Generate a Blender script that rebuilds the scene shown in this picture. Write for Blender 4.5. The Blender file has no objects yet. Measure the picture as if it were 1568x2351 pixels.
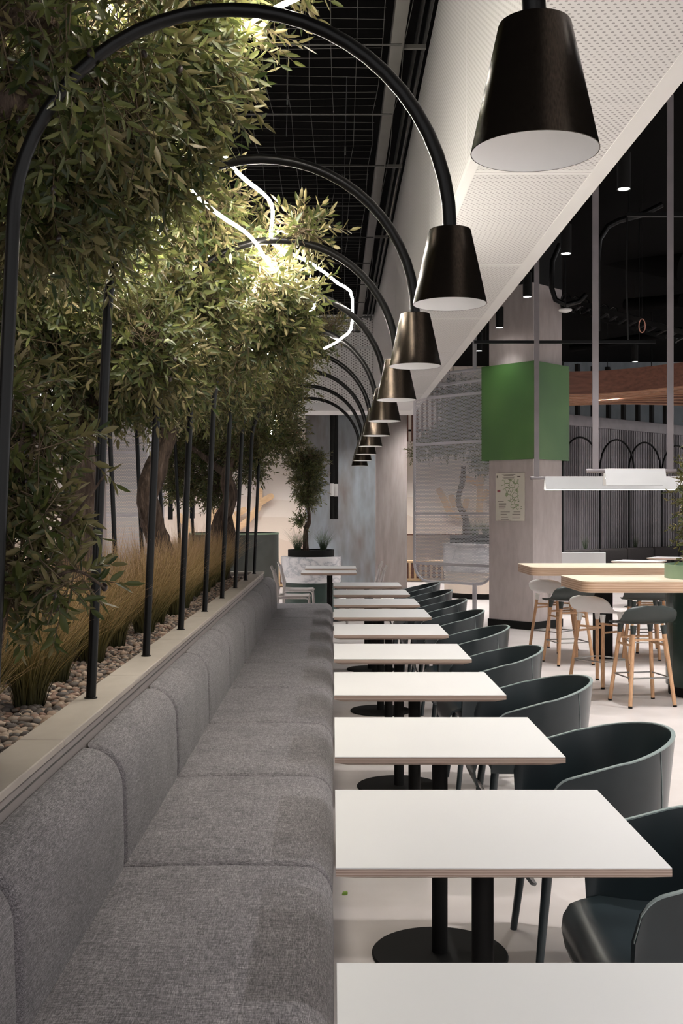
import bpy, bmesh, math, random
import numpy as np
from mathutils import Vector, Matrix, Euler

SC = bpy.context.scene
COL = SC.collection
rnd = random.Random(7)
NR = np.random.default_rng(11)
PI = math.pi

# ------------------------------------------------------------------ camera
F, VX, VY, CH = 2500.0, 764.0, 1180.0, 1.506      # focal length (px), vanishing point, eye height
cam_d = bpy.data.cameras.new('camera'); cam = bpy.data.objects.new('camera', cam_d); COL.objects.link(cam)
cam.location = (0, 0, CH); cam.rotation_euler = (PI/2, 0, 0)
cam_d.sensor_width = 36; cam_d.sensor_fit = 'AUTO'; cam_d.lens = 36*F/2351
cam_d.shift_x = (784-VX)/2351; cam_d.shift_y = (VY-1175.5)/2351
cam_d.clip_start = .05; cam_d.clip_end = 200
SC.camera = cam
SC.view_settings.view_transform = 'Standard'; SC.view_settings.look = 'None'
SC.view_settings.gamma = 1; SC.view_settings.use_curve_mapping = False
SC.view_settings.exposure = 0.83

cy = SC.cycles; cy.max_bounces = 5; cy.diffuse_bounces = 3; cy.glossy_bounces = 2; cy.transmission_bounces = 1; cy.transparent_max_bounces = 6
cy.use_light_tree = False; cy.caustics_reflective = False; cy.caustics_refractive = False

def W(px, py, Y):
    return Vector(((px-VX)*Y/F, Y, CH+(VY-py)*Y/F))

# ------------------------------------------------------------------ world: the rest of the lit hall beyond what is built
wd = bpy.data.worlds.new('world'); SC.world = wd; wd.use_nodes = True
wd.node_tree.nodes['Background'].inputs[0].default_value = (1.0, .985, .99, 1)
wd.node_tree.nodes['Background'].inputs[1].default_value = .66

def spot(loc, energy, size=100, blend=.7, radius=.05, color=(1, .985, .985), parent=None):
    l = bpy.data.lights.new('downlight_lamp', 'SPOT'); l.energy = energy; l.spot_size = math.radians(size)
    l.spot_blend = blend; l.shadow_soft_size = radius; l.color = color
    o = bpy.data.objects.new('downlight_lamp', l); COL.objects.link(o); o.location = loc
    if parent: o.parent = parent
    return o
DOWN_E, CONE_E = 185, 2.5

# ------------------------------------------------------------------ materials
def lin(h):
    h = h.lstrip('#'); c = [int(h[i:i+2], 16)/255 for i in (0, 2, 4)]
    return tuple((x/12.92 if x <= .04045 else ((x+.055)/1.055)**2.4) for x in c)+(1,)
class NT:
    def __init__(s, name, rough=.5, metal=0.0, spec=.5):
        s.m = bpy.data.materials.new(name); s.m.use_nodes = True; s.t = s.m.node_tree
        s.b = s.t.nodes['Principled BSDF']; s.b.inputs['Roughness'].default_value = rough
        s.b.inputs['Metallic'].default_value = metal; s.b.inputs['Specular IOR Level'].default_value = spec
        s.out = s.t.nodes['Material Output']
    def n(s, typ, **kw):
        x = s.t.nodes.new(typ)
        for k, v in kw.items():
            if k.startswith('i_'):
                key = k[2:]; key = int(key) if key.isdigit() else key.replace('_', ' ')
                x.inputs[key].default_value = v
            else: setattr(x, k, v)
        return x
    def l(s, a, b): s.t.links.new(a, b)
    def base(s, sock): s.l(sock, s.b.inputs['Base Color'])
    def coord(s, scale=(1, 1, 1), kind='Object'):
        tc = s.n('ShaderNodeTexCoord'); mp = s.n('ShaderNodeMapping'); mp.inputs['Scale'].default_value = scale
        s.l(tc.outputs[kind], mp.inputs['Vector']); return mp.outputs['Vector']
    def noise(s, scale, detail=4, vscale=(1, 1, 1), rough=.55, kind='Object'):
        x = s.n('ShaderNodeTexNoise'); x.inputs['Scale'].default_value = scale; x.inputs['Detail'].default_value = detail
        x.inputs['Roughness'].default_value = rough; s.l(s.coord(vscale, kind), x.inputs['Vector']); return x.outputs['Fac']
    def ramp(s, fac, stops):
        r = s.n('ShaderNodeValToRGB'); e = r.color_ramp.elements
        while len(e) < len(stops): e.new(.5)
        for i, (p, c) in enumerate(stops): e[i].position = p; e[i].color = c
        s.l(fac, r.inputs['Fac']); return r.outputs['Color']
    def mix(s, fac, a, b, typ='MIX'):
        x = s.n('ShaderNodeMix', data_type='RGBA', blend_type=typ)
        for sock, v in ((x.inputs[0], fac), (x.inputs[6], a), (x.inputs[7], b)):
            if hasattr(v, 'is_output'): s.l(v, sock)
            else: sock.default_value = v
        return x.outputs[2]
    def math(s, op, a, b=0.0, c=0.0):
        x = s.n('ShaderNodeMath', operation=op)
        for sock, v in zip(x.inputs, (a, b, c)):
            if hasattr(v, 'is_output'): s.l(v, sock)
            else: sock.default_value = v
        return x.outputs[0]
    def bump(s, h, strength=.2, dist=.002):
        b = s.n('ShaderNodeBump'); b.inputs['Strength'].default_value = strength; b.inputs['Distance'].default_value = dist
        s.l(h, b.inputs['Height']); s.l(b.outputs['Normal'], s.b.inputs['Normal'])
def flat(name, c, rough=.5, metal=0.0, spec=.5, var=.08, scale=6):
    k = NT(name, rough, metal, spec); c = lin(c) if isinstance(c, str) else c
    d = tuple(x*(1-var) for x in c[:3])+(1,); u = tuple(min(1, x*(1+var)) for x in c[:3])+(1,)
    k.base(k.ramp(k.noise(scale, 1), [(.3, d), (.7, u)])); return k.m
def glow(name, c, strength):
    k = NT(name); k.b.inputs['Base Color'].default_value = (.8, .8, .8, 1)
    k.b.inputs['Emission Color'].default_value = c; k.b.inputs['Emission Strength'].default_value = strength; return k.m
M = {}
M['black'] = flat('black_metal', (.0045, .0042, .004, 1), .30, 0, .22)
M['matte_black'] = flat('matte_black', (.0055, .005, .0045, 1), .7, spec=.2)
M['ceiling'] = flat('black_ceiling', (.0018, .0016, .0015, 1), .95, spec=.05)
M['wire'] = flat('grey_wire', (.022, .02, .018, 1), .6, .2)
M['steel'] = flat('steel', (.42, .41, .40, 1), .35, .9)
M['channel'] = flat('channel_steel', (.085, .08, .074, 1), .55, .3)
M['greybar'] = flat('grey_bar', lin('#7d7678'), .5, .2)
M['white'] = flat('white_laminate', (.76, .745, .735, 1), .42, var=.02, scale=2)
M['whiteplastic'] = flat('white_plastic', (.90, .88, .86, 1), .4, var=.02)
M['greyplastic'] = flat('grey_plastic', lin('#b9b2af'), .45, var=.03)
M['whitepaint'] = flat('white_paint', (.74, .725, .71, 1), .5, var=.03, scale=1.5)
M['screenframe'] = flat('screen_frame_white', lin('#c9c6ca'), .5, var=.03)
M['chair'] = flat('slate_plywood', (.017, .0255, .029, 1), .30, spec=.5, var=.15, scale=9)
M['chairedge'] = flat('pale_painted_edge', lin('#8b9795'), .45)
M['stooldark'] = flat('dark_green_plastic', lin('#2f3634'), .45, var=.04)
M['pendantwhite'] = flat('pendant_white', (.56, .55, .545, 1), .5, var=.03)
k = NT('green_film', .45); g = k.noise(.9, 2)
k.base(k.ramp(g, [(.3, lin('#3a5f2e')), (.55, lin('#486f37')), (.8, lin('#5b7c45'))])); M['green'] = k.m
M['greenring'] = flat('sage_green', lin('#7f957a'), .4)
M['darkgreen'] = flat('dark_green_lacquer', (.020, .042, .033, 1), .25, var=.1)
M['cream'] = flat('cream_panel', lin('#d9c9ba'), .6, var=.03)
# brushed dark bronze lamp shades
k = NT('bronze_black', .24, .9); n1 = k.noise(40, 3, (14, 14, .15))
k.base(k.ramp(n1, [(.3, (.040, .031, .024, 1)), (.7, (.085, .067, .053, 1))])); k.b.inputs['Anisotropic'].default_value = .7; M['bronze'] = k.m
M['lining'] = flat('white_lining', (.78, .76, .74, 1), .4, var=.02)
# fabric
k = NT('grey_fabric', .95, spec=.12)
wx = k.noise(1, 2, (50, 560, 560), .7); wy = k.noise(1, 2, (560, 50, 560), .7); big = k.noise(5, 2)
w = k.math('ADD', k.math('MULTIPLY', wx, .5), k.math('MULTIPLY', wy, .5))
c1 = k.ramp(w, [(.38, lin('#4d4a4c')), (.5, lin('#777376')), (.62, lin('#a5a0a2'))])
mid = k.math('ADD', k.math('MULTIPLY', k.noise(1, 3, (14, 130, 130), .6), .5), k.math('MULTIPLY', k.noise(1, 3, (130, 14, 130), .6), .5))
c2 = k.mix(.5, k.ramp(big, [(.3, (.72, .72, .72, 1)), (.7, (1.15, 1.14, 1.13, 1))]), k.ramp(mid, [(.40, (.6, .6, .6, 1)), (.60, (1.4, 1.39, 1.38, 1))]))
k.base(k.mix(1.0, c1, c2, 'MULTIPLY'))
k.b.inputs['Sheen Weight'].default_value = .15; M['fabric'] = k.m
M['darkfabric'] = flat('charcoal_fabric', lin('#3b3635'), .95, var=.1, scale=60)
# plywood edge
k = NT('plywood_edge', .55); tc = k.n('ShaderNodeTexCoord'); sp = k.n('ShaderNodeSeparateXYZ'); k.l(tc.outputs['Object'], sp.inputs[0])
f = k.math('FRACT', k.math('MULTIPLY', sp.outputs[2], 1/.0052)); nn = k.noise(9, 5, (1, 1, 20))
fa = k.math('ADD', f, k.math('MULTIPLY', k.math('SUBTRACT', nn, .5), .5))
k.base(k.ramp(fa, [(.15, lin('#8d7468')), (.45, lin('#c7b3a5')), (.85, lin('#b79f90'))])); M['ply'] = k.m
k = NT('thick_plywood_edge', .5); tc = k.n('ShaderNodeTexCoord'); sp = k.n('ShaderNodeSeparateXYZ'); k.l(tc.outputs['Object'], sp.inputs[0])
f = k.math('FRACT', k.math('MULTIPLY', sp.outputs[2], 1/.019)); nn = k.noise(4, 5, (1, 1, 14))
fa = k.math('ADD', f, k.math('MULTIPLY', k.math('SUBTRACT', nn, .5), .8))
k.base(k.ramp(fa, [(.2, lin('#b58f74')), (.5, lin('#dcbfa4')), (.9, lin('#c9a688'))])); M['ply_thick'] = k.m
k = NT('pale_birch', .45); g = k.noise(3, 5, (1.5, 22, 22))
k.base(k.ramp(g, [(.3, lin('#d6c3a6')), (.7, lin('#ecdfca'))])); M['birch'] = k.m
k = NT('oak_legs', .5); g = k.noise(6, 4, (20, 20, 2))
k.base(k.ramp(g, [(.3, lin('#b98d69')), (.7, lin('#d6ab84'))])); M['oak'] = k.m
k = NT('brown_wood', .5); g = k.noise(2, 5, (.8, 12, 12))
k.base(k.ramp(g, [(.3, lin('#5e3c30')), (.7, lin('#7f5442'))])); M['brownwood'] = k.m
M['litedge'] = flat('painted_lit_edge', lin('#a97e64'), .5)  # paler wood tone standing in for light on the fins' lower edges
k = NT('decor_wood', .55); g = k.noise(3, 4, (3, 3, 12))
k.base(k.ramp(g, [(.3, lin('#c8a47c')), (.7, lin('#dab992'))])); M['decorwood'] = k.m
# concretes
def concrete(name, a, b, c, scale=1.2, rough=.75, vs=(1, 1, .35)):
    k = NT(name, rough, spec=.3); g = k.noise(scale, 4, vs, .62); fine = k.noise(scale*9, 2, vs)
    col = k.ramp(g, [(.3, lin(a)), (.5, lin(b)), (.72, lin(c))])
    k.base(k.mix(.35, col, k.ramp(fine, [(.3, lin(a)), (.7, lin(c))]))); return k.m
M['pillar'] = concrete('pillar_concrete', '#a79c98', '#b9afac', '#c9c0bd', 1.4)
M['pillarblue'] = concrete('pillar_blue_mottled', '#6b5f58', '#7b8288', '#99a0a5', .7)
M['pillarlit'] = concrete('pillar_lit_side_mottled', '#756a66', '#857b77', '#9a918d', .8)  # warmer copy of the pillar concrete, light from the right put into its colour
M['floor'] = concrete('floor_concrete', '#bcb3ad', '#c9c0bb', '#d3cbc7', .5, .38, (1, 1, 1))
M['coping'] = concrete('coping_stone', '#a99f95', '#b5aca2', '#c0b7ad', 1.8, .45, (1, .5, 1))
M['fascia'] = flat('fascia_metal', lin('#a49c98'), .4, .25, var=.04)
M['bluewall'] = concrete('bluegrey_wall', '#6b7278', '#7b8389', '#8a9095', .8)
# marble
k = NT('marble', .25); g = k.noise(2.2, 8, (1, 1, 1.8), .6)
d = k.math('ABSOLUTE', k.math('SUBTRACT', g, .5))
k.base(k.ramp(d, [(0, lin('#a9abb0')), (.02, lin('#cbc9cb')), (.07, lin('#dcd9d9'))])); M['marble'] = k.m
# mural wall: pale sky with overlapping sand-coloured hills
k = NT('mural_wall', .8); tc = k.n('ShaderNodeTexCoord'); sp = k.n('ShaderNodeSeparateXYZ'); k.l(tc.outputs['Object'], sp.inputs[0])
col = lin('#e9dfd6')
for h, c, s in ((1.95, '#e0d3c7', .35), (1.45, '#d6c6b7', .5), (.9, '#ccb9a8', .6)):
    nz = k.noise(s, 2, (1, 1, 0)); lim = k.math('ADD', h-.45, k.math('MULTIPLY', nz, .9))
    st = k.math('LESS_THAN', sp.outputs[2], lim); col = k.mix(st, col, lin(c))
k.base(col); M['mural'] = k.m
M['plainwall'] = flat('plain_wall', lin('#e4ddd8'), .8, var=.02, scale=.6)

def perforated(name, axes, base, hole, px, py, rad, slot=1.0, see=False, rough=.5):
    k = NT(name, rough); tc = k.n('ShaderNodeTexCoord'); sp = k.n('ShaderNodeSeparateXYZ'); k.l(tc.outputs['Object'], sp.inputs[0])
    u, v = sp.outputs[axes[0]], sp.outputs[axes[1]]
    res = None
    for off in (0.0, .5):
        a = k.math('SUBTRACT', k.math('FRACT', k.math('ADD', k.math('MULTIPLY', u, 1/px), off)), .5)
        b = k.math('SUBTRACT', k.math('FRACT', k.math('ADD', k.math('MULTIPLY', v, 1/py), off)), .5)
        a = k.math('MULTIPLY', a, px/slot); b = k.math('MULTIPLY', b, py)
        d = k.math('SQRT', k.math('ADD', k.math('MULTIPLY', a, a), k.math('MULTIPLY', b, b)))
        res = d if res is None else k.math('MINIMUM', res, d)
    isH = k.math('LESS_THAN', res, rad)
    if see:
        k.b.inputs['Base Color'].default_value = base
        tr = k.n('ShaderNodeBsdfTransparent'); mx = k.n('ShaderNodeMixShader')
        k.l(isH, mx.inputs[0]); k.l(k.b.outputs[0], mx.inputs[1]); k.l(tr.outputs[0], mx.inputs[2]); k.l(mx.outputs[0], k.out.inputs[0])
    else:
        k.base(k.mix(isH, base, hole))
    return k.m
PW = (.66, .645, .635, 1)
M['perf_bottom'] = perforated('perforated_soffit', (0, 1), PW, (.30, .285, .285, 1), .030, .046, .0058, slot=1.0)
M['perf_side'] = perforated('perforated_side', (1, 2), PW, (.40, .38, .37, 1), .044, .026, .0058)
M['perf_front'] = perforated('perforated_front', (0, 2), (.90, .88, .86, 1), (.22, .21, .20, 1), .075, .043, .0095)
M['perf_screen'] = perforated('perforated_screen', (0, 2), lin('#b6b7bc'), None, .022, .038, .0068, see=True)
# leaves, bark, grass, pebbles
def leafmat(name, t0, t1, under):
    k = NT(name, .42, spec=.4); at = k.n('ShaderNodeAttribute', attribute_name='tint')
    c = k.ramp(at.outputs['Fac'], [(0, t0), (.6, t1), (1, tuple(min(1, x*1.6) for x in t1[:3])+(1,))])
    ge = k.n('ShaderNodeNewGeometry'); k.base(k.mix(ge.outputs['Backfacing'], c, under))
    tr = k.n('ShaderNodeBsdfTranslucent'); k.l(c, tr.inputs[0]); mx = k.n('ShaderNodeMixShader'); mx.inputs[0].default_value = .35
    k.l(k.b.outputs[0], mx.inputs[1]); k.l(tr.outputs[0], mx.inputs[2]); k.l(mx.outputs[0], k.out.inputs[0]); return k.m
M['leaf'] = leafmat('olive_leaf', (.020, .036, .009, 1), (.098, .108, .032, 1), (.22, .180, .085, 1))
k = NT('bark', .9, spec=.2); g = k.noise(9, 4, (4, 4, .8), .65)
k.base(k.ramp(g, [(.3, (.030, .020, .015, 1)), (.55, (.095, .068, .052, 1)), (.75, (.19, .14, .11, 1))])); k.bump(g, .9, .02); M['bark'] = k.m
M['twig'] = flat('twig', (.12, .085, .05, 1), .8, var=.2)
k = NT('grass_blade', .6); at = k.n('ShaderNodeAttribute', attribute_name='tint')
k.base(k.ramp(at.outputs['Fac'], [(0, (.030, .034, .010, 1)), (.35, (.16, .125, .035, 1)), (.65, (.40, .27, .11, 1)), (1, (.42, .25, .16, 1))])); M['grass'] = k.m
k = NT('grass_green', .6); at = k.n('ShaderNodeAttribute', attribute_name='tint')
k.base(k.ramp(at.outputs['Fac'], [(0, (.020, .04, .012, 1)), (.6, (.05, .085, .025, 1)), (1, (.14, .10, .05, 1))])); M['grassgreen'] = k.m
PEB = []
for i, c in enumerate(('#8d7f74', '#6d645e', '#a8917f', '#57504d', '#b8a594', '#94786a')):
    PEB.append(flat('pebble_stone_%d' % i, lin(c), .6, var=.2, scale=30))
M['soil'] = flat('soil', (.03, .024, .02, 1), .95)
M['olive_g'] = flat('green_olive', (.075, .10, .02, 1), .3)
M['olive_d'] = flat('dark_olive', (.025, .016, .014, 1), .3)
M['led'] = glow('led_strip', (1.0, .94, .83, 1), 100)
M['bulb'] = glow('lamp_bulb', (1.0, .97, .94, 1), 3.2)
M['lens'] = glow('downlight_lens', (1.0, .97, .93, 1), 14)
M['tube'] = glow('linear_tube', (1.0, .96, .88, 1), 2.6)
for q_ in ('bulb', 'lens', 'tube'): M[q_].cycles.emission_sampling = 'NONE'
M['drum'] = flat('drum_metal_green', (.06, .064, .055, 1), .38, .5)
# map board print
k = NT('map_print', .5); tc = k.n('ShaderNodeTexCoord'); paper = lin('#d8d2c4')
sp = k.n('ShaderNodeSeparateXYZ'); k.l(tc.outputs['Object'], sp.inputs[0])
vo = k.n('ShaderNodeTexVoronoi', feature='DISTANCE_TO_EDGE'); vo.inputs['Scale'].default_value = 14; k.l(k.coord((1, 1, 1)), vo.inputs['Vector'])
ed = k.math('LESS_THAN', vo.outputs['Distance'], .05)
x, z = sp.outputs[0], sp.outputs[2]
dg = k.math('ADD', x, k.math('MULTIPLY', z, .55))
ins = k.math('MULTIPLY', k.math('GREATER_THAN', dg, -.06), k.math('MULTIPLY', k.math('LESS_THAN', k.math('ABSOLUTE', k.math('ADD', z, -.03)), .20), k.math('LESS_THAN', k.math('ABSOLUTE', x), .145)))
col = k.mix(k.math('MULTIPLY', ed, ins), paper, lin('#8f9b74'))
k.base(col); M['map'] = k.m
M['ink'] = flat('print_ink', lin('#6e675c'), .6); M['redink'] = flat('red_print', lin('#a3545a'), .6); M['greenink'] = flat('green_print', lin('#56683f'), .6)

# ------------------------------------------------------------------ mesh building
class MB:
    def __init__(s): s.v = []; s.f = []
    def add(s, v, f):
        o = len(s.v); s.v += [tuple(p) for p in v]; s.f += [tuple(i+o for i in q) for q in f]; return s
    def box(s, x0, x1, y0, y1, z0, z1):
        return s.add([(x0, y0, z0), (x1, y0, z0), (x1, y1, z0), (x0, y1, z0), (x0, y0, z1), (x1, y0, z1), (x1, y1, z1), (x0, y1, z1)],
                     [(0, 3, 2, 1), (4, 5, 6, 7), (0, 1, 5, 4), (1, 2, 6, 5), (2, 3, 7, 6), (3, 0, 4, 7)])
    def bar(s, a, b, w, h, up=(0, 0, 1)):
        a, b = Vector(a), Vector(b); d = (b-a).normalized(); up = Vector(up)
        if abs(d.dot(up)) > .98: up = Vector((0, 1, 0))
        x = d.cross(up).normalized()*w/2; u = x.cross(d).normalized()*h/2
        v = [a-x-u, a+x-u, a+x+u, a-x+u, b-x-u, b+x-u, b+x+u, b-x+u]
        return s.add(v, [(0, 1, 2, 3), (7, 6, 5, 4), (0, 4, 5, 1), (1, 5, 6, 2), (2, 6, 7, 3), (3, 7, 4, 0)])
    def tube(s, pts, r, n=10, caps=True, flatten=None):
        pts = [Vector(p) for p in pts]; rs = r if isinstance(r, (list, tuple)) else [r]*len(pts)
        t0 = (pts[1]-pts[0]).normalized(); ref = Vector((0, 1, 0)) if abs(t0.y) < .9 else Vector((1, 0, 0))
        nrm = (ref-t0*ref.dot(t0)).normalized(); v = []; f = []
        for i, p in enumerate(pts):
            t = (pts[min(i+1, len(pts)-1)]-pts[max(i-1, 0)]).normalized()
            nrm = (nrm-t*nrm.dot(t)).normalized(); bn = t.cross(nrm)
            for j in range(n):
                a = 2*PI*j/n; off = nrm*math.cos(a)*rs[i]+bn*math.sin(a)*rs[i]
                if flatten is not None: off = Vector(off)-Vector(flatten)*off.dot(Vector(flatten))*.7
                v.append(p+off)
        for i in range(len(pts)-1):
            for j in range(n):
                f.append((i*n+j, i*n+(j+1) % n, (i+1)*n+(j+1) % n, (i+1)*n+j))
        if caps: f.append(tuple(range(n))[::-1]); f.append(tuple((len(pts)-1)*n+j for j in range(n)))
        return s.add(v, f)
    def lathe(s, prof, n=32, c=(0, 0, 0), capb=False, capt=False):
        v = []; f = []; m = len(prof)
        for r, z in prof:
            for j in range(n): v.append((c[0]+r*math.cos(2*PI*j/n), c[1]+r*math.sin(2*PI*j/n), c[2]+z))
        for i in range(m-1):
            for j in range(n): f.append((i*n+j, i*n+(j+1) % n, (i+1)*n+(j+1) % n, (i+1)*n+j))
        if capb: f.append(tuple(range(n))[::-1])
        if capt: f.append(tuple((m-1)*n+j for j in range(n)))
        return s.add(v, f)
    def sheet(s, P, th):
        P = np.array(P, float); nu, nv, _ = P.shape
        du = np.gradient(P, axis=0); dv = np.gradient(P, axis=1); nm = np.cross(du, dv); nm /= np.linalg.norm(nm, axis=2, keepdims=True)+1e-9
        A = P+nm*th/2; B = P-nm*th/2; v = list(map(tuple, A.reshape(-1, 3)))+list(map(tuple, B.reshape(-1, 3))); o = nu*nv; f = []
        I = lambda i, j: i*nv+j
        for i in range(nu-1):
            for j in range(nv-1):
                f.append((I(i, j), I(i+1, j), I(i+1, j+1), I(i, j+1))); f.append((o+I(i, j), o+I(i, j+1), o+I(i+1, j+1), o+I(i+1, j)))
        for i in range(nu-1):
            f.append((I(i, 0), o+I(i, 0), o+I(i+1, 0), I(i+1, 0))); f.append((I(i, nv-1), I(i+1, nv-1), o+I(i+1, nv-1), o+I(i, nv-1)))
        for j in range(nv-1):
            f.append((I(0, j), I(0, j+1), o+I(0, j+1), o+I(0, j))); f.append((I(nu-1, j), o+I(nu-1, j), o+I(nu-1, j+1), I(nu-1, j+1)))
        return s.add(v, f)
    def prism(s, poly, z0, z1):
        n = len(poly); v = [(x, y, z0) for x, y in poly]+[(x, y, z1) for x, y in poly]
        return s.add(v, [tuple(range(n))[::-1], tuple(range(n, 2*n))]+[(i, (i+1) % n, n+(i+1) % n, n+i) for i in range(n)])
    def build(s, name, mat, parent=None, origin=None, smooth=False, bevel=0, seg=2, kind=None, ang=40):
        me = bpy.data.meshes.new(name); o = Vector(origin) if origin is not None else Vector((0, 0, 0))
        me.from_pydata([(p[0]-o.x, p[1]-o.y, p[2]-o.z) for p in s.v], [], s.f)
        bm = bmesh.new(); bm.from_mesh(me)
        bmesh.ops.recalc_face_normals(bm, faces=bm.faces)
        if bevel:
            es = [e for e in bm.edges if len(e.link_faces) == 2 and e.calc_face_angle(0) > .5]
            bmesh.ops.bevel(bm, geom=es, offset=bevel, segments=seg, affect='EDGES', profile=.5, clamp_overlap=True)
        bm.to_mesh(me); bm.free()
        if smooth or bevel:
            me.shade_smooth(); me.set_sharp_from_angle(angle=math.radians(ang))
        return link(name, me, mat, parent, kind=kind)
def link(name, me, mat, parent=None, loc=None, kind=None):
    if mat is not None and not len(me.materials): me.materials.append(M[mat] if isinstance(mat, str) else mat)
    ob = bpy.data.objects.new(name, me); COL.objects.link(ob)
    if parent: ob.parent = parent
    if loc is not None: ob.location = loc
    if kind: ob['kind'] = kind
    return ob
def tag(o, label, cat, group=None):
    o['label'] = label; o['category'] = cat
    if group: o['group'] = group
    return o
def thing(name, label, cat, loc=(0, 0, 0), rotz=0, group=None):
    o = bpy.data.objects.new(name, None); COL.objects.link(o); o.location = loc; o.rotation_euler = (0, 0, rotz); o.empty_display_size = .1
    return tag(o, label, cat, group)
def struct(o, label=None, cat=None):
    o['kind'] = 'structure'
    if label: o['label'] = label
    if cat: o['category'] = cat
    return o
def sroot(name, label, cat, loc=(0, 0, 0)):
    o = bpy.data.objects.new(name, None); COL.objects.link(o); o.location = loc; return struct(o, label, cat)
def dup(root, loc, rotz, label, group=None):
    r = root.copy(); COL.objects.link(r); r.location = loc; r.rotation_euler = (0, 0, rotz); r['label'] = label
    if group: r['group'] = group
    for ch in list(root.children):
        c = ch.copy(); COL.objects.link(c); c.parent = r
        for g in list(ch.children):
            d = g.copy(); COL.objects.link(d); d.parent = c
    return r
ORD = ['first', 'second', 'third', 'fourth', 'fifth', 'sixth', 'seventh', 'eighth', 'ninth', 'tenth', 'eleventh', 'twelfth', 'thirteenth', 'fourteenth', 'fifteenth', 'sixteenth', 'seventeenth', 'eighteenth']

# ================================================================== SETTING
struct(MB().box(-12, 16, -4, 30, -.1, 0).build('floor', 'floor'), 'pale grey polished concrete floor of the food hall', 'floor')
struct(MB().box(-12, 16, -4, 30, 5.3, 5.4).build('ceiling', 'ceiling'), 'black painted open service ceiling', 'ceiling')
struct(MB().box(-12, 16, 28, 28.2, 0, 5.3).build('wall_back', 'mural'), 'pale mural wall with sand coloured hills at the far end', 'wall')
struct(MB().box(-9.2, -9, -4, 28, 0, 5.3).build('wall_left', 'plainwall'), 'plain off-white wall seen through the olive leaves', 'wall')

# longitudinal perforated bulkhead: panel children
BX0, BX1, BZ0, BZ1, BYE = .66, 1.355, 3.185, 4.69, 17.7
beam = sroot('ceiling_beam', 'long white perforated metal bulkhead running above the tables', 'beam')
MB().box(BX0+.02, BX1-.02, -2, BYE-.02, BZ0+.03, BZ1).build('core', 'whitepaint', beam)
seams = [-1.98]+[5.35+2.0*i for i in range(-3, 6)]+[BYE]
seams = sorted(set([s for s in seams if s <= BYE]))
pan_m = {}
for a, b in zip(seams[:-1], seams[1:]):
    MB().box(BX0, BX1, a+.004, b-.004, BZ0, BZ0+.025).build('soffit_panel', 'perf_bottom', beam, bevel=.003, seg=1)
    MB().box(BX0, BX1, a+.004, a+.034, BZ0-.0015, BZ0+.02).build('panel_border', 'whitepaint', beam)
    MB().box(BX0, BX1, b-.034, b-.004, BZ0-.0015, BZ0+.02).build('panel_border', 'whitepaint', beam)
    MB().box(BX0-.004, BX0+.016, a+.004, b-.004, BZ0+.03, BZ1).build('side_panel', 'perf_side', beam, bevel=.003, seg=1)
MB().box(BX1-.085, BX1+.002, -2, BYE, BZ0-.002, BZ0+.03).build('edge_trim', 'whitepaint', beam)
MB().box(BX0-.006, BX0+.04, -2, BYE, BZ0-.002, BZ0+.03).build('edge_trim', 'whitepaint', beam)
cross = sroot('ceiling_beam', 'white perforated bulkhead spanning across behind the arched lamps', 'beam')
MB().box(-7, BX1, BYE+.02, BYE+.8, BZ0, BZ1+.06).build('core', 'whitepaint', cross)
xs = [-7, -5.5, -4.0, -2.5, -1.0, BX0-.01]
zs = [BZ0+.10, BZ0+.52, BZ0+1.02, BZ1+.06]
for a, b in zip(xs[:-1], xs[1:]):
    for c, d in zip(zs[:-1], zs[1:]):
        MB().box(a+.004, b-.004, BYE-.005, BYE+.02, c+.004, d-.004).build('front_panel', 'perf_front', cross, bevel=.003, seg=1)
for c in zs[:-1]: MB().box(-7, BX0-.01, BYE-.008, BYE+.01, c-.025, c+.025).build('panel_border', 'whitepaint', cross)
MB().box(-7, BX1, BYE-.012, BYE+.02, BZ0-.002, BZ0+.09).build('bottom_trim', 'whitepaint', cross)

# concrete pillars
def pillar(corner, left, right, h, mat, label, skirt=True):
    c, l, r = Vector(corner), Vector(left), Vector(right); b = l+r-c
    poly = [(p.x, p.y) for p in (c, r, b, l)]
    o = sroot('pillar', label, 'pillar', (c.x, c.y, 0))
    MB().prism(poly, 0, h).build('shaft', mat, o, origin=(c.x, c.y, 0), bevel=.012)
    cen = (c+b)/2
    if skirt:
        big = [((x-cen.x)*1.03+cen.x, (y-cen.y)*1.03+cen.y) for x, y in poly]
        MB().prism(big, 0, .105).build('skirting', 'matte_black', o, origin=(c.x, c.y, 0))
    return o, poly, cen
gp, gpoly, gcen = pillar((2.589, 14.07, 0), (2.09, 14.59, 0), (3.065, 14.56, 0), 4.55, 'pillar', 'grey concrete pillar wrapped by a green box at the top')
pb = [((x-gcen.x)*1.005+gcen.x, (y-gcen.y)*1.005+gcen.y) for x, y in gpoly]
MB().prism(pb, 4.5, 5.3).build('black_head', 'matte_black', gp, origin=(2.589, 14.07, 0))
bp_, _, _ = pillar((.82, 20.9, 0), (-.558, 21.81, 0), (1.48, 21.9, 0), 5.2, 'pillarblue', 'broad blue-grey mottled concrete pillar beyond the end of the banquette', False)
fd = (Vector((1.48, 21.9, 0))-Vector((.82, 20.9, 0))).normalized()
MB().prism([(.822+fd.y*.012, 20.9-fd.x*.012), (1.482+fd.y*.012, 21.9-fd.x*.012), (1.48, 21.9), (.82, 20.9)], 0, 5.2).build('lit_face_skin', 'pillarlit', bp_, (.82, 20.9, 0))  # thin skin that colours the right face as if lit
pillar((-3.0, 13.0, 0), (-3.35, 13.35, 0), (-2.75, 13.25, 0), 5.2, 'pillar', 'slim grey pillar half hidden behind the near olive shrub')
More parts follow.
